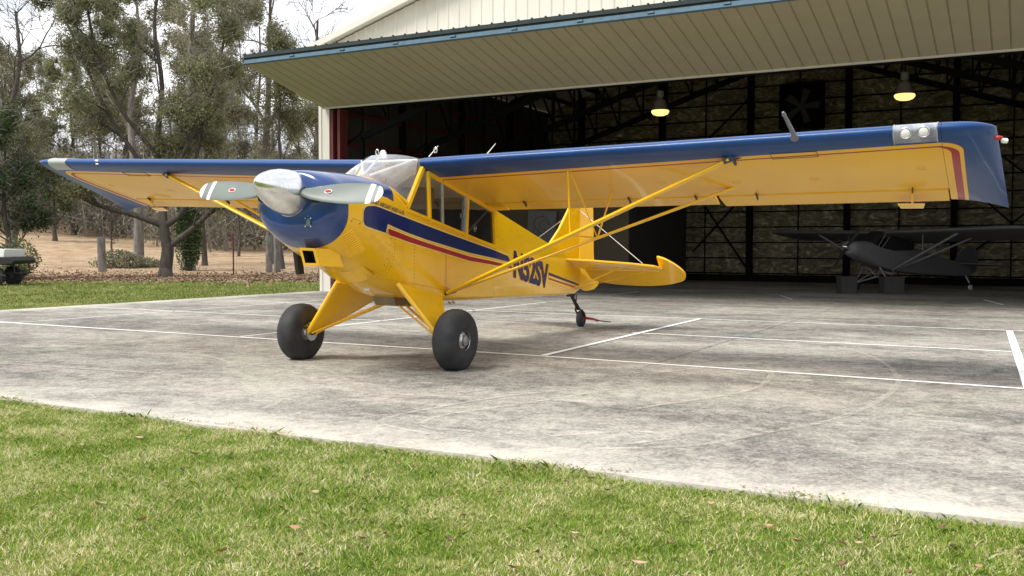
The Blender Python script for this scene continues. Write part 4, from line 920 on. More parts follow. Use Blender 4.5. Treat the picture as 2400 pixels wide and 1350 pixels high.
# spinner and propeller
AX = Vector((math.cos(R(11)),0,math.sin(R(11)))); HUB = Vector((1.315,0,1.640))
m = MB(); prof = [(.0,.425),(.022,.415),(.055,.39),(.10,.33),(.14,.255),(.172,.165),(.190,.08),(.198,0),(.199,-.04),(.0,-.04)]
m.lathe(prof, 48, HUB-AX*.03, AX); spn = m.build('spinner', M['spinner'], A, smooth=50)
m = MB(); m.lathe([(.0,-.055),(.203,-.055),(.203,-.038),(.0,-.038)], 40, HUB-AX*.03, AX); m.build('spinner_backplate', M['metal'], spn, smooth=40)
side_u = Vector((0,1,0)); Pu = AX.cross(side_u)   # blade frame
def blade(s, ang):
    rot = Matrix.Rotation(ang, 3, AX); D = rot @ Vector((0,s,0)); Cc = rot @ (Vector((0,0,1))*AX.x-Vector((1,0,0))*AX.z); Cc = Cc.normalized()
    st = [(.13,.040,.036,60),(.19,.050,.036,55),(.24,.072,.030,48),(.32,.092,.024,40),(.45,.102,.017,31),(.60,.107,.012,25),(.75,.105,.009,21),(.88,.096,.007,18),(.96,.080,.005,17),(1.0,.056,.004,17),(1.018,.018,.002,17)]
    rows = []; bands = []
    for r, c, t, tw in st:
        a = R(90-tw)*0+R(tw); cd_ = (Cc*math.cos(a)+AX*(-s)*math.sin(a)*s)  # chord direction twisted towards the thrust axis
        th = D.cross(cd_).normalized(); rows.append([tuple(HUB+D*r+cd_*c*math.cos(q)+th*t*math.sin(q)) for q in [2*math.pi*k/16 for k in range(16)]])
    m = MB(); m.grid(rows, closed=True, caps=True); b_ = m.build('propeller_blade', M['blade'], A, smooth=60)
    def band(r0, r1, mat, nm):
        def rw(r):
            c = np.interp(r, [q[0] for q in st], [q[1] for q in st]); t = np.interp(r, [q[0] for q in st], [q[2] for q in st]); tw = np.interp(r, [q[0] for q in st], [q[3] for q in st]); a = R(tw)
            cd_ = (Cc*math.cos(a)+AX*(-1)*math.sin(a)); th = D.cross(cd_).normalized(); return [tuple(HUB+D*r+cd_*(c+.0015)*math.cos(q)+th*(t+.0015)*math.sin(q)) for q in [2*math.pi*k/16 for k in range(16)]]
        mm = MB(); mm.grid([rw(r0+(r1-r0)*k/4) for k in range(5)], closed=True, caps=True); return mm.build(nm, mat, b_, smooth=60)
    band(.875 if s > 0 else .86, .925 if s > 0 else .90, M['white'], 'tip_band'); band(.965, 1.019, M['white'], 'tip_band')
    # oval maker's badge
    r = .47 if s > 0 else .62; c = np.interp(r, [q[0] for q in st], [q[1] for q in st]); t = np.interp(r, [q[0] for q in st], [q[2] for q in st]); a = R(np.interp(r, [q[0] for q in st], [q[3] for q in st]))
    cd_ = (Cc*math.cos(a)-AX*math.sin(a)); th = D.cross(cd_).normalized(); th = th if th.dot(AX) > 0 else -th; c0 = HUB+D*r+th*(t+.003)
    mm = MB(); mm.prism([c0+D*.040*math.cos(q)+cd_*.023*math.sin(q) for q in [2*math.pi*k/20 for k in range(20)]], th*.002); bd = mm.build('blade_badge', M['white'], b_)
    mm = MB(); mm.prism([c0+th*.002+D*.033*math.cos(q)+cd_*.017*math.sin(q) for q in [2*math.pi*k/20 for k in range(20)]], th*.002); mm.prism([c0+th*.003+D*a_+cd_*b2 for a_, b2 in ((-.026,-.004),(.026,-.004),(.026,.004),(-.026,.004))], th*.003)
    mm.build('badge_centre', M['red'], b_)
    m2 = MB(); m2.tube([HUB+D*.10, HUB+D*.20], .048, 16); m2.build('blade_root', M['steel'], b_, smooth=60)
blade(1, R(-1.6)); blade(-1, R(-1.6))
# wings ---------------------------------------------------------------
CH = 1.578; CU = Vector((-.97,0,-.244)); UP_ = Vector((-.244,0,.97))
TT = [0,.004,.012,.03,.06,.10,.16,.24,.33,.43,.54,.64,.74,.80]
def yc(t): return .030*(1-(t-.4)**2/.16) if t < .4 else .030*(1-(t-.4)**2/.36)
def yt(t, th=.125): return 5*th*(.2969*math.sqrt(t)-.1260*t-.3516*t*t+.2843*t**3-.1036*t**4)
def up_h(t): return yc(t)+yt(t)
def lo_h(t): return max(yc(t)-yt(t), -.034) if t > .05 else yc(t)-yt(t)
def wp(y, t, h, s, xoff=0, zoff=0):
    a = Vector((-.272, s*y, 2.008+.031*y)); b = Vector((-1.803, s*y, 1.578+.019*y)); c = (b-a)*(CH/1.578)
    p = a+c*t+Vector((c.z,0,-c.x)).normalized()*(CH*h)*(1); return (p.x+xoff, p.y, p.z+zoff)
def loop(y, s, t0=0, t1=.8, sc=1, xo=0, zo=0, tl=None):
    ts = [t for t in TT if t <= t1+1e-9] if tl is None else tl
    return [wp(y, t, yc(t)+(up_h(t)-yc(t))*sc, s, xo, zo) for t in reversed(ts)]+[wp(y, t, yc(t)+(lo_h(t)-yc(t))*sc, s, xo, zo) for t in ts[1:]]
FULL = TT+[.88,.95,1.0]
for s in (1, -1):
    m = MB(); m.grid([loop(y, s) for y in (.335,.9,1.6,2.3,2.96,3.6,4.3,5.085)], closed=True, caps=True)
    m.grid([loop(y, s, tl=[.8,.88,.95,1.0]) for y in (.335,.56)], closed=True, caps=True)
    W = m.build('wing', M['wing'], A, smooth=40)
    # tip: full chord, rounded nose corner, drooped trailing corner
    rows = []
    for i in range(13):
        u = i/12; rows_i = []
        pts = loop(0, 1, tl=FULL); ts = list(reversed(FULL))+FULL[1:]
        sc = math.sqrt(max(0, 1-u**3.2))*(1-.1*u)+.02; lp = []
        for k, t in enumerate(ts):
            y = 5.088+u*((.375 if s > 0 else .475)+(.095 if s > 0 else .03)*t**1.2); xo = (-.24 if s > 0 else -.12)*u**3.6*(1-t)**4; zo = -.075*u*u*t**2+.015*u*(1-t); h = up_h(t) if k < len(FULL) else lo_h(t)
            lp.append(wp(y, t, yc(t)*(1-.6*u)-.010*u+(h-yc(t))*sc, s, xo, zo))
        rows.append(lp)
    m = MB(); m.grid(rows, closed=True, caps=True); m.build('wing_tip', M['wing'], W, smooth=60)
    # flap and aileron with a real gap
    def surf(name, ya, yb, dz0, ang=0, mat='wing'):
        m = MB(); rr = []
        for y in (ya, (ya+yb)/2, yb):
            ts = [.807,.82,.86,.92,1.0]; lp = [Vector(wp(y, t, up_h(t)-.002, s)) for t in reversed(ts)]+[Vector(wp(y, t, lo_h(t)-.004, s)) for t in ts[1:]]
            lp.insert(len(ts), Vector(wp(y, .803, (up_h(.80)+lo_h(.80))/2, s)))
            piv = Vector(wp(y, .803, 0, s)); Rm = Matrix.Rotation(-ang, 3, 'Y'); rr.append([tuple(piv+Rm@(q-piv)) for q in lp])
        m.grid(rr, closed=True, caps=True); return m.build(name, M[mat], W, smooth=30)
    surf('flap', .575, 2.955, 0, R(-2)); ail = surf('aileron', 3.02, 5.075, 0, R(1.5))
    # hinge line shadows are real gaps; hinge brackets
    for y in (.9, 2.1, 2.8, 3.4, 4.79):
        m = MB(); a = Vector(wp(y, .80, lo_h(.8), s)); m.bar(a+Vector((.05,0,.01)), a+Vector((-.04,0,-.045)), .008, .03); m.build('hinge_bracket', M['steel'], W)
    # striped pull cords hanging under the root and mid wing
    m = MB()
    for y, t in ((.50,.93),(.72,.93),(3.05,.97)): 
        a = Vector(wp(y, t, -.03, s)); m.tube([a, a+Vector((-.02,.01*s,-.10)), a+Vector((0,.03*s,-.17))], .009, 6)
    # aileron spade
    m = MB(); a = Vector(wp(4.785, .815, lo_h(.82), s)); b = a+Vector((.14,0,-.045)); c_ = a+Vector((-.10,0,-.10)); e_ = Vector((-1.60, s*4.77, 1.665))
    m.bar(a+Vector((0,0,.01)), a+Vector((.02,0,-.05)), .02, .03); m.tube([a+Vector((.02,0,-.05)), Vector((-1.64,s*4.775,1.61))], .010, 6)
    c0 = Vector((-1.64, s*4.77, 1.605)); m.prism([c0+Vector((.05,-.115,.02)),c0+Vector((.05,.115,.02)),c0+Vector((-.055,.095,-.012)),c0+Vector((-.055,-.095,-.012))], (0,0,.012))
    m.build('aileron_spade', M['yellow'], W)
    # landing light bay: clear cover over a pale bay
    m = MB(); rows = []
    dy_ = 0 if s > 0 else .185
    for y in (4.745+dy_, 4.85+dy_, 4.95+dy_, 5.055+dy_):
        ts = [.105,.06,.03,.012,.004,0]; row = [Vector(wp(y, t, up_h(t), s)) for t in ts]+[Vector(wp(y, t, lo_h(t), s)) for t in (.004,.012,.03,.06,.095)]; ctr = Vector(wp(y, .06, .01, s))
        rows.append([tuple(q+(q-ctr).normalized()*.004) for q in row])
    m.grid(rows); LC_ = m.build('light_cover', M['lens'] if s > 0 else simple('dull_grey_cover', (.36,.38,.38), .3), W, smooth=60)
    for yy, hh in (((4.835,-.006),(4.965,-.004)) if s > 0 else ()):
        c0 = Vector(wp(yy, .012, hh-.003, s))+Vector((.014,0,-.014)); ax = Vector((.93,0,-.36)); m = MB(); m.lathe([(.0,.0),(.030,.003),(.034,.010),(.024,.014),(.0,.016)], 20, c0, ax); m.build('landing_light', M['white'], W, smooth=60)
        m = MB(); m.lathe([(.036,.0),(.048,.004),(.042,.012),(.034,.006)], 20, c0, ax, closed=True); m.build('light_bezel', M['metal'], W, smooth=60)
    m = MB(); 
    for y in (4.742+dy_,5.058+dy_):
        q = [Vector(wp(y, t, up_h(t), s)) for t in (.11,.06,.03,.012,0)]+[Vector(wp(y, t, lo_h(t), s)) for t in (.012,.03,.06,.1)]; ctr = Vector(wp(y, .06, .01, s)); m.tube([p+(p-ctr).normalized()*.003 for p in q], .005, 5)
    m.build('cover_rim', M['metal'], W)
    # navigation light at the tip
    m = MB(); c0 = Vector((-.50, s*5.475, 2.085)); m.lathe([(.0,-.03),(.016,-.02),(.020,0),(.011,.03),(.0,.038)], 12, c0, (0,s,0.05)); (m.build('tip_light', M['red'], W, smooth=60) if s > 0 else None)
    if s > 0: m = MB(); m.lathe([(.0,-.03),(.020,-.015),(.020,.02),(.0,.03)], 12, c0+Vector((-.04,.045,-.02)), (-.5,.8,0)); m.build('strobe_light', M['white'], W, smooth=60)
    # inspection covers under the wing
    m = MB()
    for y, t in ((3.95,.17),):
        q = [Vector(wp(y+dy, t+dt, lo_h(t+dt), s))-UP_*.002 for dy, dt in ((-.20,-.035),(.18,-.035),(.18,.035),(-.20,.035))]
        for k in range(4): m.bar(q[k], q[(k+1)%4], .004)
        m.build('inspection_panel', M['steel'], W)
    for y, t in ((3.3,.55),(4.0,.55),(2.6,.5),(4.9,.45),(1.4,.6)):
        m = MB(); c0 = Vector(wp(y, t, lo_h(t), s))-UP_*.002; m.lathe([(.035,0),(.040,0),(.040,-.002),(.035,-.002)], 18, c0, UP_, closed=True); m.build('inspection_panel', M['yellow'], W)
    # struts
    lo = Vector((-.735, s*.40, .695)); f_up = Vector((-.50, s*3.395, 1.975)); r_up = Vector((-1.30, s*3.36, 1.825)); lo2 = Vector((-.80, s*.40, .700))
    m = MB(); m.tube([lo, f_up], .043, 14, flat=.50, upv=(1,0,0)); m.build('front_strut', M['yellow'], A, smooth=60)
    m = MB(); m.tube([lo2, r_up], .030, 12, flat=.50, upv=(1,0,0)); m.build('rear_strut', M['yellow'], A, smooth=60)
    m = MB(); m.bar(lo+Vector((.02,-.03*s,-.01)), lo+Vector((-.10,.02*s,.02)), .05, .04); m.bar(f_up+Vector((.03,-.05*s,-.02)), f_up+Vector((-.02,.10*s,.04)), .035, .05); m.bar(f_up+Vector((-.12,.02*s,-.03)), f_up+Vector((.02,.03*s,.01)), .02, .03)
    m.bar(r_up+Vector((.03,-.05*s,-.02)), r_up+Vector((-.02,.08*s,.03)), .03, .03); m.build('strut_fittings', M['steel'], A)
    k = (1.83-.40)/(3.395-.40); fj = lo.lerp(f_up, k); rj = lo2.lerp(r_up, k+.04); m = MB()
    for p_, q_, r_ in ((fj, Vector(wp(1.83,.19,lo_h(.19),s)), .011), (rj, Vector(wp(2.02,.62,lo_h(.62),s)), .010), (fj, rj, .009), (rj, Vector(wp(1.84,.21,lo_h(.21),s)), .006)):
        m = MB(); m.tube([p_, q_], r_, 6); m.build('jury_strut', M['yellow'], A, smooth=60)
    # wing root fairing strip
    m = MB(); m.bar(Vector((-.36,s*.375,1.91)), Vector((-1.80,s*.37,1.565)), .02, .045); m.build('root_fairing', M['yellow'], A)
# pitot mast
m = MB(); a = Vector((-.27,3.99,2.125)); b = Vector((.06,3.995,2.19)); m.tube([a, Vector((-.21,3.975,2.18)), Vector((-.12,3.955,2.245)), Vector((-.06,3.945,2.28))], [.022,.018,.016,.013], 10); m.tube([Vector((-.06,3.945,2.28)), Vector((-.035,3.94,2.30))], [.018,.010], 10)
m.lathe([(.0,0),(.035,.0),(.035,.012),(.0,.016)], 12, a+Vector((.005,0,-.005)), (.6,0,-.5)); m.build('pitot_tube', simple('pitot_grey', (.16,.16,.17), .4), A, smooth=60)
# small white tag on the left leading edge
m = MB(); m.prism([Vector(wp(4.36,.012,.0,-1))+Vector((.014,0,0))+Vector((0,dy,dz)) for dy, dz in ((-.03,.03),(.03,.03),(.035,-.03),(-.01,-.03))], (.004,0,0)); m.build('vent_tag', M['white'], A)
# roof gear: lift rings, beacon, aerials
for y in (-.43, .30):
    m = MB(); c0 = Vector((-.62, y, 2.135)); m.tube([c0+Vector((0,.018*math.cos(a),.03+.028*math.sin(a))) for a in [math.pi*(-.4+1.8*k/12) for k in range(13)]], .006, 6); m.build('lifting_ring', M['metal'], A)
m = MB(); m.lathe([(.0,-.03),(.035,-.03),(.038,.02),(.02,.05),(.0,.055)], 14, (-.60,-.34,2.13), (0,0,1)); m.build('roof_beacon', M['white'], A, smooth=60)
for y in (.22, .90): m = MB(); m.tube([(-.62,y,2.10),(-.72,y+.05,2.22)], [.006,.003], 5); m.build('aerial', M['white'], A)
# cabin -----------------------------------------------------------------
m = MB()
rows = []
for i in range(9):
    v = i/8; row = []
    for j in range(25):
        u = -1+2*j/24; au = abs(u); B_ = Vector((.40-.42*au**2.6, .372*math.sin(u*math.pi/2)**1 if au < 1 else .372*u, 1.815-.235*au**2.4)); T_ = Vector((-.235+.12*(1-u*u), .335*u, 2.085-.035*au**3))
        p = B_.lerp(T_, v); bl = math.sin(math.pi*v)*.015; p += Vector((.6,.0,.8))*bl*(1-.7*au**3)+Vector((0, u*.02*math.sin(math.pi*v),0)); row.append(tuple(p))
    rows.append(row)
m.grid(rows); m.build('windscreen', M['screen'], A, smooth=180)
m = MB()
edge_pts = [rows[0][j] for j in range(25)]
m.tube([Vector(p)+Vector((.012,0,.004))+Vector((0,.008 if p[1] > 0 else -.008,0)) for p in edge_pts], .019, 8); m.build('windscreen_rim', M['yellow'], A, smooth=60)
m = MB(); 
for s in (1,-1):
    m.tube([(-.20,s*.32,2.03),(.16,s*.04,1.86)], .014, 6); m.tube([(-.08,0,2.07),(.20,0,1.86)], .012, 6)
m.tube([(-.24,-.33,2.03),(-.24,.33,2.03)], .013, 6); m.build('cabin_braces', M['white'], A, smooth=60)
m = MB(); m.grid([[wp(abs(y), t, up_h(t), 1 if y >= 0 else -1) for t in (.10,.16,.24,.4,.6,.8,1.0)] for y in (-.334,-.15,.15,.334)]); m.grid([[wp(abs(y), t, lo_h(t)+.02, 1 if y >= 0 else -1) for t in (.05,.16,.4,.7,1.0)] for y in (-.334,.334)]); m.build('cabin_roof', M['white'], A)
for s in (1,-1):
    S3 = lambda x, z, dy=0: (x, s*(sy_side(x)+dy), z)
    def sy_side(x): return interp(-x, [-.1,0,.75,1.8], [.392,.388,.372,.362])
    def sill(x): return 1.522+.197*x*1.0 if x > -.9 else 1.522+.197*x
    def topz(x): return 1.975+.255*(x+.27)
    m = MB()
    m.bar(S3(.03,1.545), S3(-.285,1.955,-.02), .045, .035, (0,1,0))     # front raked post
    m.bar(S3(-.40,sill(-.40)-.03), S3(-.375,1.93,-.01), .030, .030, (0,1,0))
    m.bar(S3(-1.135,sill(-1.135)-.03), S3(-1.165,1.73), .050, .030, (0,1,0))
    m.bar(S3(-1.81,1.17), S3(-1.76,1.60), .035, .03, (0,1,0))
    m.bar(S3(.05,sill(.05)), S3(-1.83,sill(-1.83)), .03, .03, (0,1,0))
    m.build('window_frame', M['yellow'], A)
    m = MB(); m.bar(S3(-.66,sill(-.66)), S3(-.64,1.86), .018, .02, (0,1,0)); m.bar(S3(-1.105,sill(-1.105)), S3(-1.125,1.73), .014, .03, (0,1,0)); m.bar(S3(-1.10,1.48,.01), S3(-1.10,1.53,.01), .03, .03, (0,1,0)); m.build('door_edge', M['metal'], A)
    m = MB(); xs_ = [.02,-.38,-.40,-1.11,-1.16,-1.79]
    for a, b in ((-.06,-.385),(-.41,-.65),(-.67,-1.10),(-1.16,-1.78)):
        za, zb = topz(a), topz(b)
        if a == -.06: m.add([S3(.0,sill(0)+.01,-.01), S3(b,sill(b),-.01), S3(b,zb-.01,-.012), S3(-.28,topz(-.28)-.03,-.02)], [(0,1,2,3)])
        else: m.add([S3(a,sill(a),-.01), S3(b,sill(b),-.01), S3(b,zb,-.01), S3(a,za,-.01)], [(0,1,2,3)])
    m.build('side_window', M['glass'], A)
    # brace tube and small placard in the rear quarter window
    m = MB(); m.tube([S3(-1.19,1.31,-.03), S3(-1.72,1.60,-.03)], .012, 6)
    m.build('rear_brace', M['metal'], A)
    m = MB(); c0 = Vector(S3(-1.36,1.375,-.012)); 
    for rr in (.030,.013): m.tube([c0+Vector((rr*math.cos(a),0,rr*1.15*math.sin(a))) for a in [2*math.pi*k/18 for k in range(19)]], .0035, 4)
    m.build('window_placard', M['metal'], A)
m = MB(); m.add([(-1.185,-.35,1.30),(-1.185,.35,1.30),(-1.77,.345,1.19),(-1.77,-.345,1.19)], [(0,1,2,3)]); m.add([(-1.786,-.345,1.18),(-1.786,.345,1.18),(-1.775,.345,1.60),(-1.775,-.345,1.60)], [(0,1,2,3)])
m.add([(.02,-.37,1.50),(.02,.37,1.50),(-1.19,.36,1.29),(-1.19,-.36,1.29)], [(0,1,2,3)]); m.box((-1.84,-.10,1.2),(-1.79,.10,1.55)); m.build('cabin_floor', M['interior'], A)
m = MB()
m.box((.02,-.33,1.50),(.09,.33,1.73)); m.build('instrument_panel', M['interior'], A, bevel=.02)
for x in (-.62, -1.30):
    m = MB(); m.prism([(x+.02,0,1.25),(x-.06,0,1.62),(x-.10,0,1.80),(x-.17,0,1.79),(x-.15,0,1.5),(x-.08,0,1.25)], (0,.40,0)); m.build('cabin_seat', simple('seat_grey', (.05,.05,.055), .85) if x > -1 else M['interior'], A, bevel=.03)
# pale chart lying behind the windscreen, seen through the door window
m = MB(); m.prism([(-.10,-.20,1.49),(-.10,.10,1.49),(-.34,.12,1.60),(-.34,-.18,1.60)], (0,0,.01)); m.build('chart', M['tanwall'], A)
# tail -------------------------------------------------------------------
fin_o = [(-3.92,1.165),(-4.30,1.42),(-4.60,1.70),(-4.80,1.90),(-4.985,1.94),(-4.985,.97),(-4.4,1.0)]
m = MB(); m.prism([(x,0,z) for x, z in fin_o], (0,.035,0)); m.build('fin', M['yellow'], A, bevel=.012)
HR = Matrix.Rotation(R(-17), 3, 'Z')
rud = [(0,1.93),(.06,2.02),(.22,1.98),(.29,1.80),(.315,1.4),(.325,1.05),(.37,.86),(.455,.72),(.46,.62),(.36,.545),(.16,.52),(.02,.58)]
rud = rounded([(a,b) for a, b in rud], [0,.03,.06,.05,.05,.05,.05,.06,.05,.06,.05,.02], 3)
m = MB(); dv = Vector((-math.cos(R(16)), math.sin(R(16)), 0)); m.prism([tuple(Vector((-5.0,0,0))+dv*a+Vector((0,0,b))) for a, b in rud], Vector((math.sin(R(16)), math.cos(R(16)), 0))*.03); m.build('rudder', M['yellow'], A, bevel=.012)
for s in (1,-1):
    so_ = [(-4.30,.10,1.0),(-4.42,.45,.985),(-4.57,.95,.955),(-4.70,1.25,.925),(-4.83,1.33,.895),(-4.985,1.25,.862),(-4.985,.08,.862)]
    m = MB(); m.prism([(x,s*y,z) for x, y, z in so_], (0,0,.032)); m.build('tailplane', M['yellow'], A, bevel=.012)
    ea = Vector((-.80,0,-.60)); oo = rounded([(.01,.10),(.01,1.235),(-.05,1.25),(-.33,1.275),(-.28,1.38),(-.12,1.52),(.06,1.60),(.22,1.55),(.33,1.30),(.39,.95),(.37,.45),(.28,.13)], [.01,0,.01,.02,.08,.10,.08,.10,.10,.15,.15,.06], 4)
    nrm = Vector((-.60,0,.80)); m = MB(); m.prism([tuple(Vector((-4.995,s*b,.862))+ea*a) for a, b in oo], nrm*.028); m.build('elevator', M['yellow'], A, bevel=.010)
    m = MB(); m.tube([(-4.70,s*.07,.58),(-4.78,s*.78,.915)], .012, 6, flat=.6); m.tube([(-4.75,s*.07,.57),(-4.98,s*1.08,.85)], .005, 5); m.build('tail_strut', M['yellow'], A, smooth=60)
    m = MB(); m.tube([(-4.93,0,1.72),(-4.80,s*1.05,.955)], .005, 5); m.build('brace_wire', M['metal'], A)
# undercarriage -----------------------------------------------------------
def tyre_prof(R0, w, rim):
    out = []
    for k in range(15):
        a = -math.pi*.5+math.pi*k/14; out.append((R0-.052+.052*math.cos(a)**.9 if abs(math.cos(a)) > 1e-6 else R0-.052, 0))
    return out
def main_tyre(name, c0, R0, w, rim, parent, squash=.012, mats=('tyre','metal')):
    prof = []
    for a in range(0, 19):
        th = -math.pi/2+math.pi*a/18; sx = math.copysign(abs(math.sin(th))**.75, math.sin(th)); cx_ = abs(math.cos(th))**.62
        prof.append((rim+(R0-rim)*cx_ if cx_ > .02 else rim, sx*w/2*(1 if cx_ > .35 else .72+.28*cx_/.35)))
    m = MB(); m.lathe(prof, 64, c0, (0,1,0), closed=True)
    zc = c0[2]; m.v = [(x, y*1.0+(y-c0[1])*(.10 if z < zc-R0*.8 else 0), max(z, zc-R0+squash)) for x, y, z in m.v]
    ty = m.build(name, M[mats[0]], parent, smooth=60); return ty
for s in (1,-1):
    zc = .285+s*.012*1.0; zc = .278+ (.0123 if s > 0 else -.0123)
    c0 = (.0, s*.935, zc+.004)
    wh = empty('wheel'); wh.parent = A
    ty = main_tyre('tyre', c0, .297, .265, .085, wh, .0155)
    m = MB(); m.lathe([(.0,-.10),(.04,-.105),(.055,-.085),(.085,-.08),(.098,-.105),(.105,-.095),(.098,-.06),(.098,.06),(.105,.095),(.098,.105),(.085,.08),(.055,.085),(.04,.105),(.0,.10)], 36, c0, (0,1,0)); m.build('hub', M['metal'], wh, smooth=40)
    m = MB()
    for k in range(10):
        a = 2*math.pi*k/10; m.lathe([(.0,0),(.006,0),(.006,.006),(.0,.008)], 6, (c0[0]+.072*math.cos(a), c0[1]+s*.083, c0[2]+.072*math.sin(a)), (0,s,0))
    m.lathe([(.0,0),(.05,0),(.048,.016),(.025,.022),(.0,.023)], 20, (c0[0], c0[1]+s*.10, c0[2]), (0,s,0)); m.build('hub_cap', simple('hub_cap_dull', (.30,.29,.28), .45, metal=.7, var=.3, scale=60), wh, smooth=40)
    # brake disc on the inner side
    m = MB(); m.lathe([(.03,0),(.085,0),(.085,.012),(.03,.012)], 30, (c0[0], c0[1]-s*.145, c0[2]), (0,s,0), closed=True); m.box((c0[0]-.02, min(c0[1]-s*.165, c0[1]-s*.13), c0[2]+.05), (c0[0]+.05, max(c0[1]-s*.165, c0[1]-s*.13), c0[2]+.11)); m.build('brake_disc', M['metal'], wh, smooth=30)
    # faired leg
    ax_ = Vector((.0, s*.80, c0[2])); tf = Vector((.13, s*.36, .815)); tr = Vector((-.66, s*.36, .665)); bf = ax_+Vector((.055,0,.01)); br = ax_+Vector((-.05,0,-.02))
    m = MB(); nrm = (tf-ax_).cross(tr-ax_).normalized(); mid = tr.lerp(br, .40)
    m.prism([tf, tr, tr.lerp(br,.28)+Vector((.03,0,0)), br, bf], nrm*.022); m.tube([tf, bf], .024, 10); m.tube([tr, br], .017, 8); m.build('gear_leg', M['yellow'], A, bevel=0, smooth=50)
    m = MB(); m.tube([ax_-Vector((0,s*.04,0)), ax_+Vector((0,s*.12,0))], .022, 10); m.build('axle', M['steel'], A)
    m = MB(); m.tube([ax_+Vector((-.03,-s*.02,.0)), Vector((-.38,s*.07,.60))], .013, 8); m.tube([ax_+Vector((.03,-s*.03,.0)), Vector((-.26,s*.07,.60))], .010, 8); m.build('shock_strut', M['yellow'], A, smooth=60)
m = MB(); m.prism([(-.12,0,.70),(-.18,0,.575),(-.62,0,.545),(-.66,0,.60)], (0,.26,0)); m.build('belly_fairing', simple('belly_pan', (.22,.17,.09), .5, var=.25), A, bevel=.01)
m = MB(); m.box((.03,-.04,.735),(.14,.035,.83)); m.build('belly_vent', M['white'], A, bevel=.012)
m = MB(); m.tube([(-.62,-.30,.63),(-.68,-.42,.545),(-.68,-.22,.545),(-.64,-.20,.62)], .008, 6); m.build('entry_step', M['redsteel'], A)
m = MB(); m.tube([(-.9,.30,.585),(-.9,.33,.57)], .012, 6); m.tube([(-.98,.30,.585),(-.98,.33,.57)], .012, 6); m.build('drain_valves', M['metal'], A)
# tail wheel
tw = empty('tail_wheel'); tw.parent = A
main_tyre('tail_tyre', (-5.12,0,.118), .122, .085, .05, tw, .004)
m = MB(); m.lathe([(.0,-.03),(.055,-.03),(.055,.03),(.0,.03)], 20, (-5.12,0,.118), (0,1,0)); m.build('tail_hub', M['steel'], tw)
m = MB(); m.tube([(-4.72,0,.52),(-4.90,0,.36),(-5.02,0,.27)], [.028,.024,.03], 8); m.tube([(-4.72,.03,.50),(-4.76,.06,.38),(-4.95,.05,.26)], .008, 6); m.tube([(-4.98,-.02,.48),(-5.05,-.05,.36),(-5.02,-.05,.26)], .008, 6)
for s in (1,-1): m.tube([(-5.0,s*.01,.265),(-5.03,s*.055,.25),(-5.10,s*.056,.20),(-5.13,s*.056,.12)], .013, 6)
m.box((-4.80,-.04,.46),(-4.68,.04,.53)); m.build('tail_spring', M['black'], A, smooth=40)
# tow handle clipped to the tail wheel
T = empty('tow_bar', (0,0,0)); tag(T, 'red tow handle with a black lever hooked to the tail wheel', 'tow bar')
pA = Vector(A.matrix_world @ Vector((-5.12,.05,.155))); pB = Vector((-6.20,14.62,.12)); pC = Vector((-5.86,14.42,.10)); pA = Vector((A.matrix_world @ Vector((-5.12,.055,.13))))
dT = Vector((.93,-.30,0)).normalized(); m = MB(); m.bar(pA, pA+dT*.16+Vector((0,0,-.005)), .02, .035); m.bar(pA+dT*.14+Vector((0,0,.0)), pA+dT*.24+Vector((0,0,-.02)), .018, .025); m.lathe([(.0,-.015),(.02,-.015),(.02,.015),(.0,.015)], 10, pA+dT*.24+Vector((0,0,-.022)), (0,0,1)); m.build('handle', M['red'], T)
m = MB(); m.tube([pA+dT*.22+Vector((0,0,-.02)), pA+dT*.50+Vector((0,0,-.03))], .008, 6); m.build('lever', M['black'], T)
# ------------------------------------------------------------------ second aeroplane, parked in the dark
P2 = empty('airplane'); f2 = (RT*-.9+FD*-.44).normalized(); l2 = Vector((-f2.y,f2.x,0)); o2 = field(9.33, 25.0); K2 = .77
P2.matrix_world = Matrix(((f2.x*K2,l2.x*K2,0,o2.x),(f2.y*K2,l2.y*K2,0,o2.y),(0,0,K2,0),(0,0,0,1)))
tag(P2, 'dark grey high-wing airplane parked deep inside the unlit hangar', 'airplane')
G2 = simple('dull_grey_dope', (.15,.15,.16), .6, var=.1); G3 = simple('dark_wing_dope', (.10,.10,.105), .5)
m = MB(); m.grid(loft(smooth_secs([(1.15,.14,1.62,1.52,1.50,1.40,1,1),(1.10,.32,1.72,1.55,1.48,1.28,.9,.9),(.80,.37,1.74,1.5,1.40,1.12,.8,.85),(.35,.38,1.70,1.45,1.2,.96,.6,.7),(.0,.37,1.55,1.42,.95,.85,.4,.7),(-.6,.36,1.45,1.40,.80,.72,.4,.7),(-1.6,.33,1.50,1.42,.68,.62,.6,.7),(-2.6,.24,1.28,1.22,.62,.56,.6,.7),(-4.0,.10,1.02,.98,.56,.50,.6,.7),(-4.7,.04,.90,.88,.60,.52,.6,.7)])), closed=True, caps=True); m.build('fuselage', G2, P2, smooth=40)
m = MB(); m.lathe([(.0,.24),(.05,.20),(.10,.10),(.12,0),(.0,-.02)], 24, (1.14,0,1.51), (.98,0,.19)); m.build('spinner', M['spinner'], P2, smooth=50)
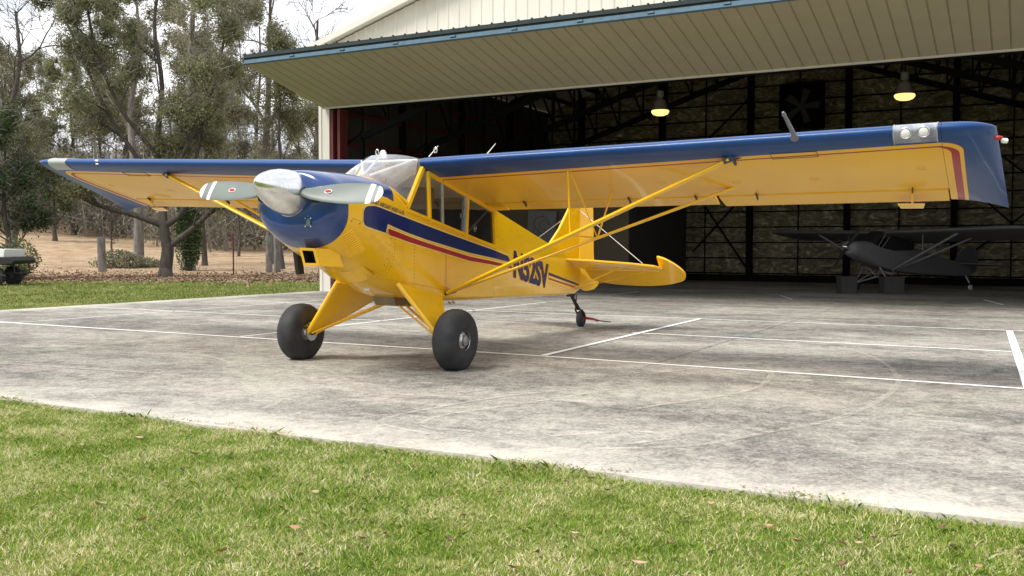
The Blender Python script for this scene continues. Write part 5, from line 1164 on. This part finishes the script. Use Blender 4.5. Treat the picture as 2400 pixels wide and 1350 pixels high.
for s in (1,-1):
    m = MB(); c0 = Vector((1.19,0,1.52)); d = Vector((-.05,s*.62,s*.70)).normalized(); m.tube([c0+d*.05, c0+d*.35, c0+d*.7, c0+d*.93], [.04,.07,.06,.02], 8, flat=.3); m.build('propeller_blade', M['black'], P2)
    m = MB(); pts = [(1.10,s*.20+.07*math.cos(a),1.60+.045*math.sin(a)) for a in [2*math.pi*k/12 for k in range(12)]]; m.prism(pts, (.06,0,0)); m.build('air_inlet', M['black'], P2)
    def w2(y, t, h): p = Vector((-.15,s*y,2.02+.02*y))+Vector((-.975,0,-.22))*(1.6*t)+Vector((-.22,0,.975))*(1.6*h); return tuple(p)
    m = MB(); m.grid([[w2(y, t*sc+ (1-sc)*.35, up_h(t)*sc) for t in reversed(FULL)]+[w2(y, t*sc+(1-sc)*.35, lo_h(t)*sc) for t in FULL[1:]] for y, sc in ((.3,1),(3,1),(4.7,1),(5.15,.9),(5.4,.6))], closed=True, caps=True); m.build('wing', G3, P2, smooth=40)
    m = MB(); m.tube([(-.55,s*.38,.78),(-.45,s*3.0,1.98)], .035, 8, flat=.5); m.tube([(-.75,s*.38,.78),(-1.25,s*2.9,1.84)], .028, 8, flat=.5); m.tube([(-.5,s*1.6,1.35),(-.5,s*1.6,1.98)], .015, 6); m.build('wing_strut', simple('strut_grey', (.16,.16,.17), .5) if s > 0 else G2, P2)
    m = MB(); m.bar((.10,s*.35,1.56),(-.22,s*.33,1.96), .03, .03); m.bar((-.02,s*.36,1.50),(-.50,s*.35,1.95), .03, .03); m.build('window_frame', G2, P2)
    m = MB(); pts = rounded([(-.05,1.50),(-.45,1.92),(-1.0,1.86),(-1.55,1.62),(-1.50,1.42),(-.6,1.40)], [.05,.1,.1,.2,.12,.1]); m.prism([(x,s*.372,z) for x, z in pts], (0,.01,0)); m.build('side_window', M['black'], P2)
    m = MB(); m.prism([(-4.05,s*.1,.96),(-4.35,s*1.2,.93),(-4.7,s*1.45,.90),(-4.95,s*1.1,.87),(-4.85,s*.1,.88)], (0,0,.04)); m.build('tailplane', G3, P2, bevel=.01)
    ww = empty('wheel'); ww.parent = P2; main_tyre('tyre', (.0,s*.85,.30), .30, .24, .09, ww, .006)
    m = MB(); m.lathe([(.0,-.08),(.09,-.08),(.09,.08),(.0,.08)], 20, (0,s*.85,.30), (0,1,0)); m.build('hub', M['steel'], ww)
    m = MB(); m.tube([(.05,s*.36,.86),(.0,s*.76,.30)], .022, 6); m.tube([(-.55,s*.36,.74),(.0,s*.76,.30)], .02, 6); m.tube([(-.2,s*.03,.52),(0,s*.74,.30)], .028, 6); m.tube([(-.2,s*.03,.52),(-.1,s*.25,.84)], .018, 6); m.build('gear_leg', simple('gear_grey', (.20,.20,.20), .5), P2)
m = MB(); m.prism([(x,0,z) for x, z in rounded([(-3.9,1.0),(-4.3,1.40),(-4.75,1.62),(-5.05,1.45),(-5.15,1.0),(-5.0,.62),(-4.7,.58)], [.05,.1,.15,.15,.15,.1,.05])], (0,.04,0)); m.build('fin', G3, P2, bevel=.01)
m = MB(); m.grid([[(.36-.12*abs(u), .36*u, 1.70-.10*u*u), (.1-.1*abs(u), .36*u, 1.88), (-.18, .33*u, 2.05)] for u in (-1,-.5,0,.5,1)]); m.build('windscreen', M['black'], P2)
m = MB(); m.tube([(-4.5,0,.55),(-4.72,0,.25)], .02, 6); m.lathe([(.04,-.025),(.09,-.025),(.09,.025),(.04,.025)], 16, (-4.78,0,.09), (0,1,0), closed=True); m.build('tail_wheel', M['white'], P2)
# chocks / low boxes standing in front of the dark aeroplane
for i, (px, dep, wd_, lab) in enumerate([(1985, 24.6, .40, 'dark box standing in front of the left wheel of the parked grey airplane'), (2090, 24.4, .50, 'wider dark box standing in front of the right wheel of the parked grey airplane')]):
    e = field((px-1200)/F_PX*dep, dep); m = MB(); m.box((-wd_/2,-.2,0),(wd_/2,.2,.42)); m.box((-wd_/2-.01,-.21,.38),(wd_/2+.01,.21,.43)); b = m.build('storage_box', M['darkwall'], bevel=.01); b.location = e; b.rotation_euler = (0,0,ROTZ); tag(b, lab, 'box', 'boxes by the parked airplane')
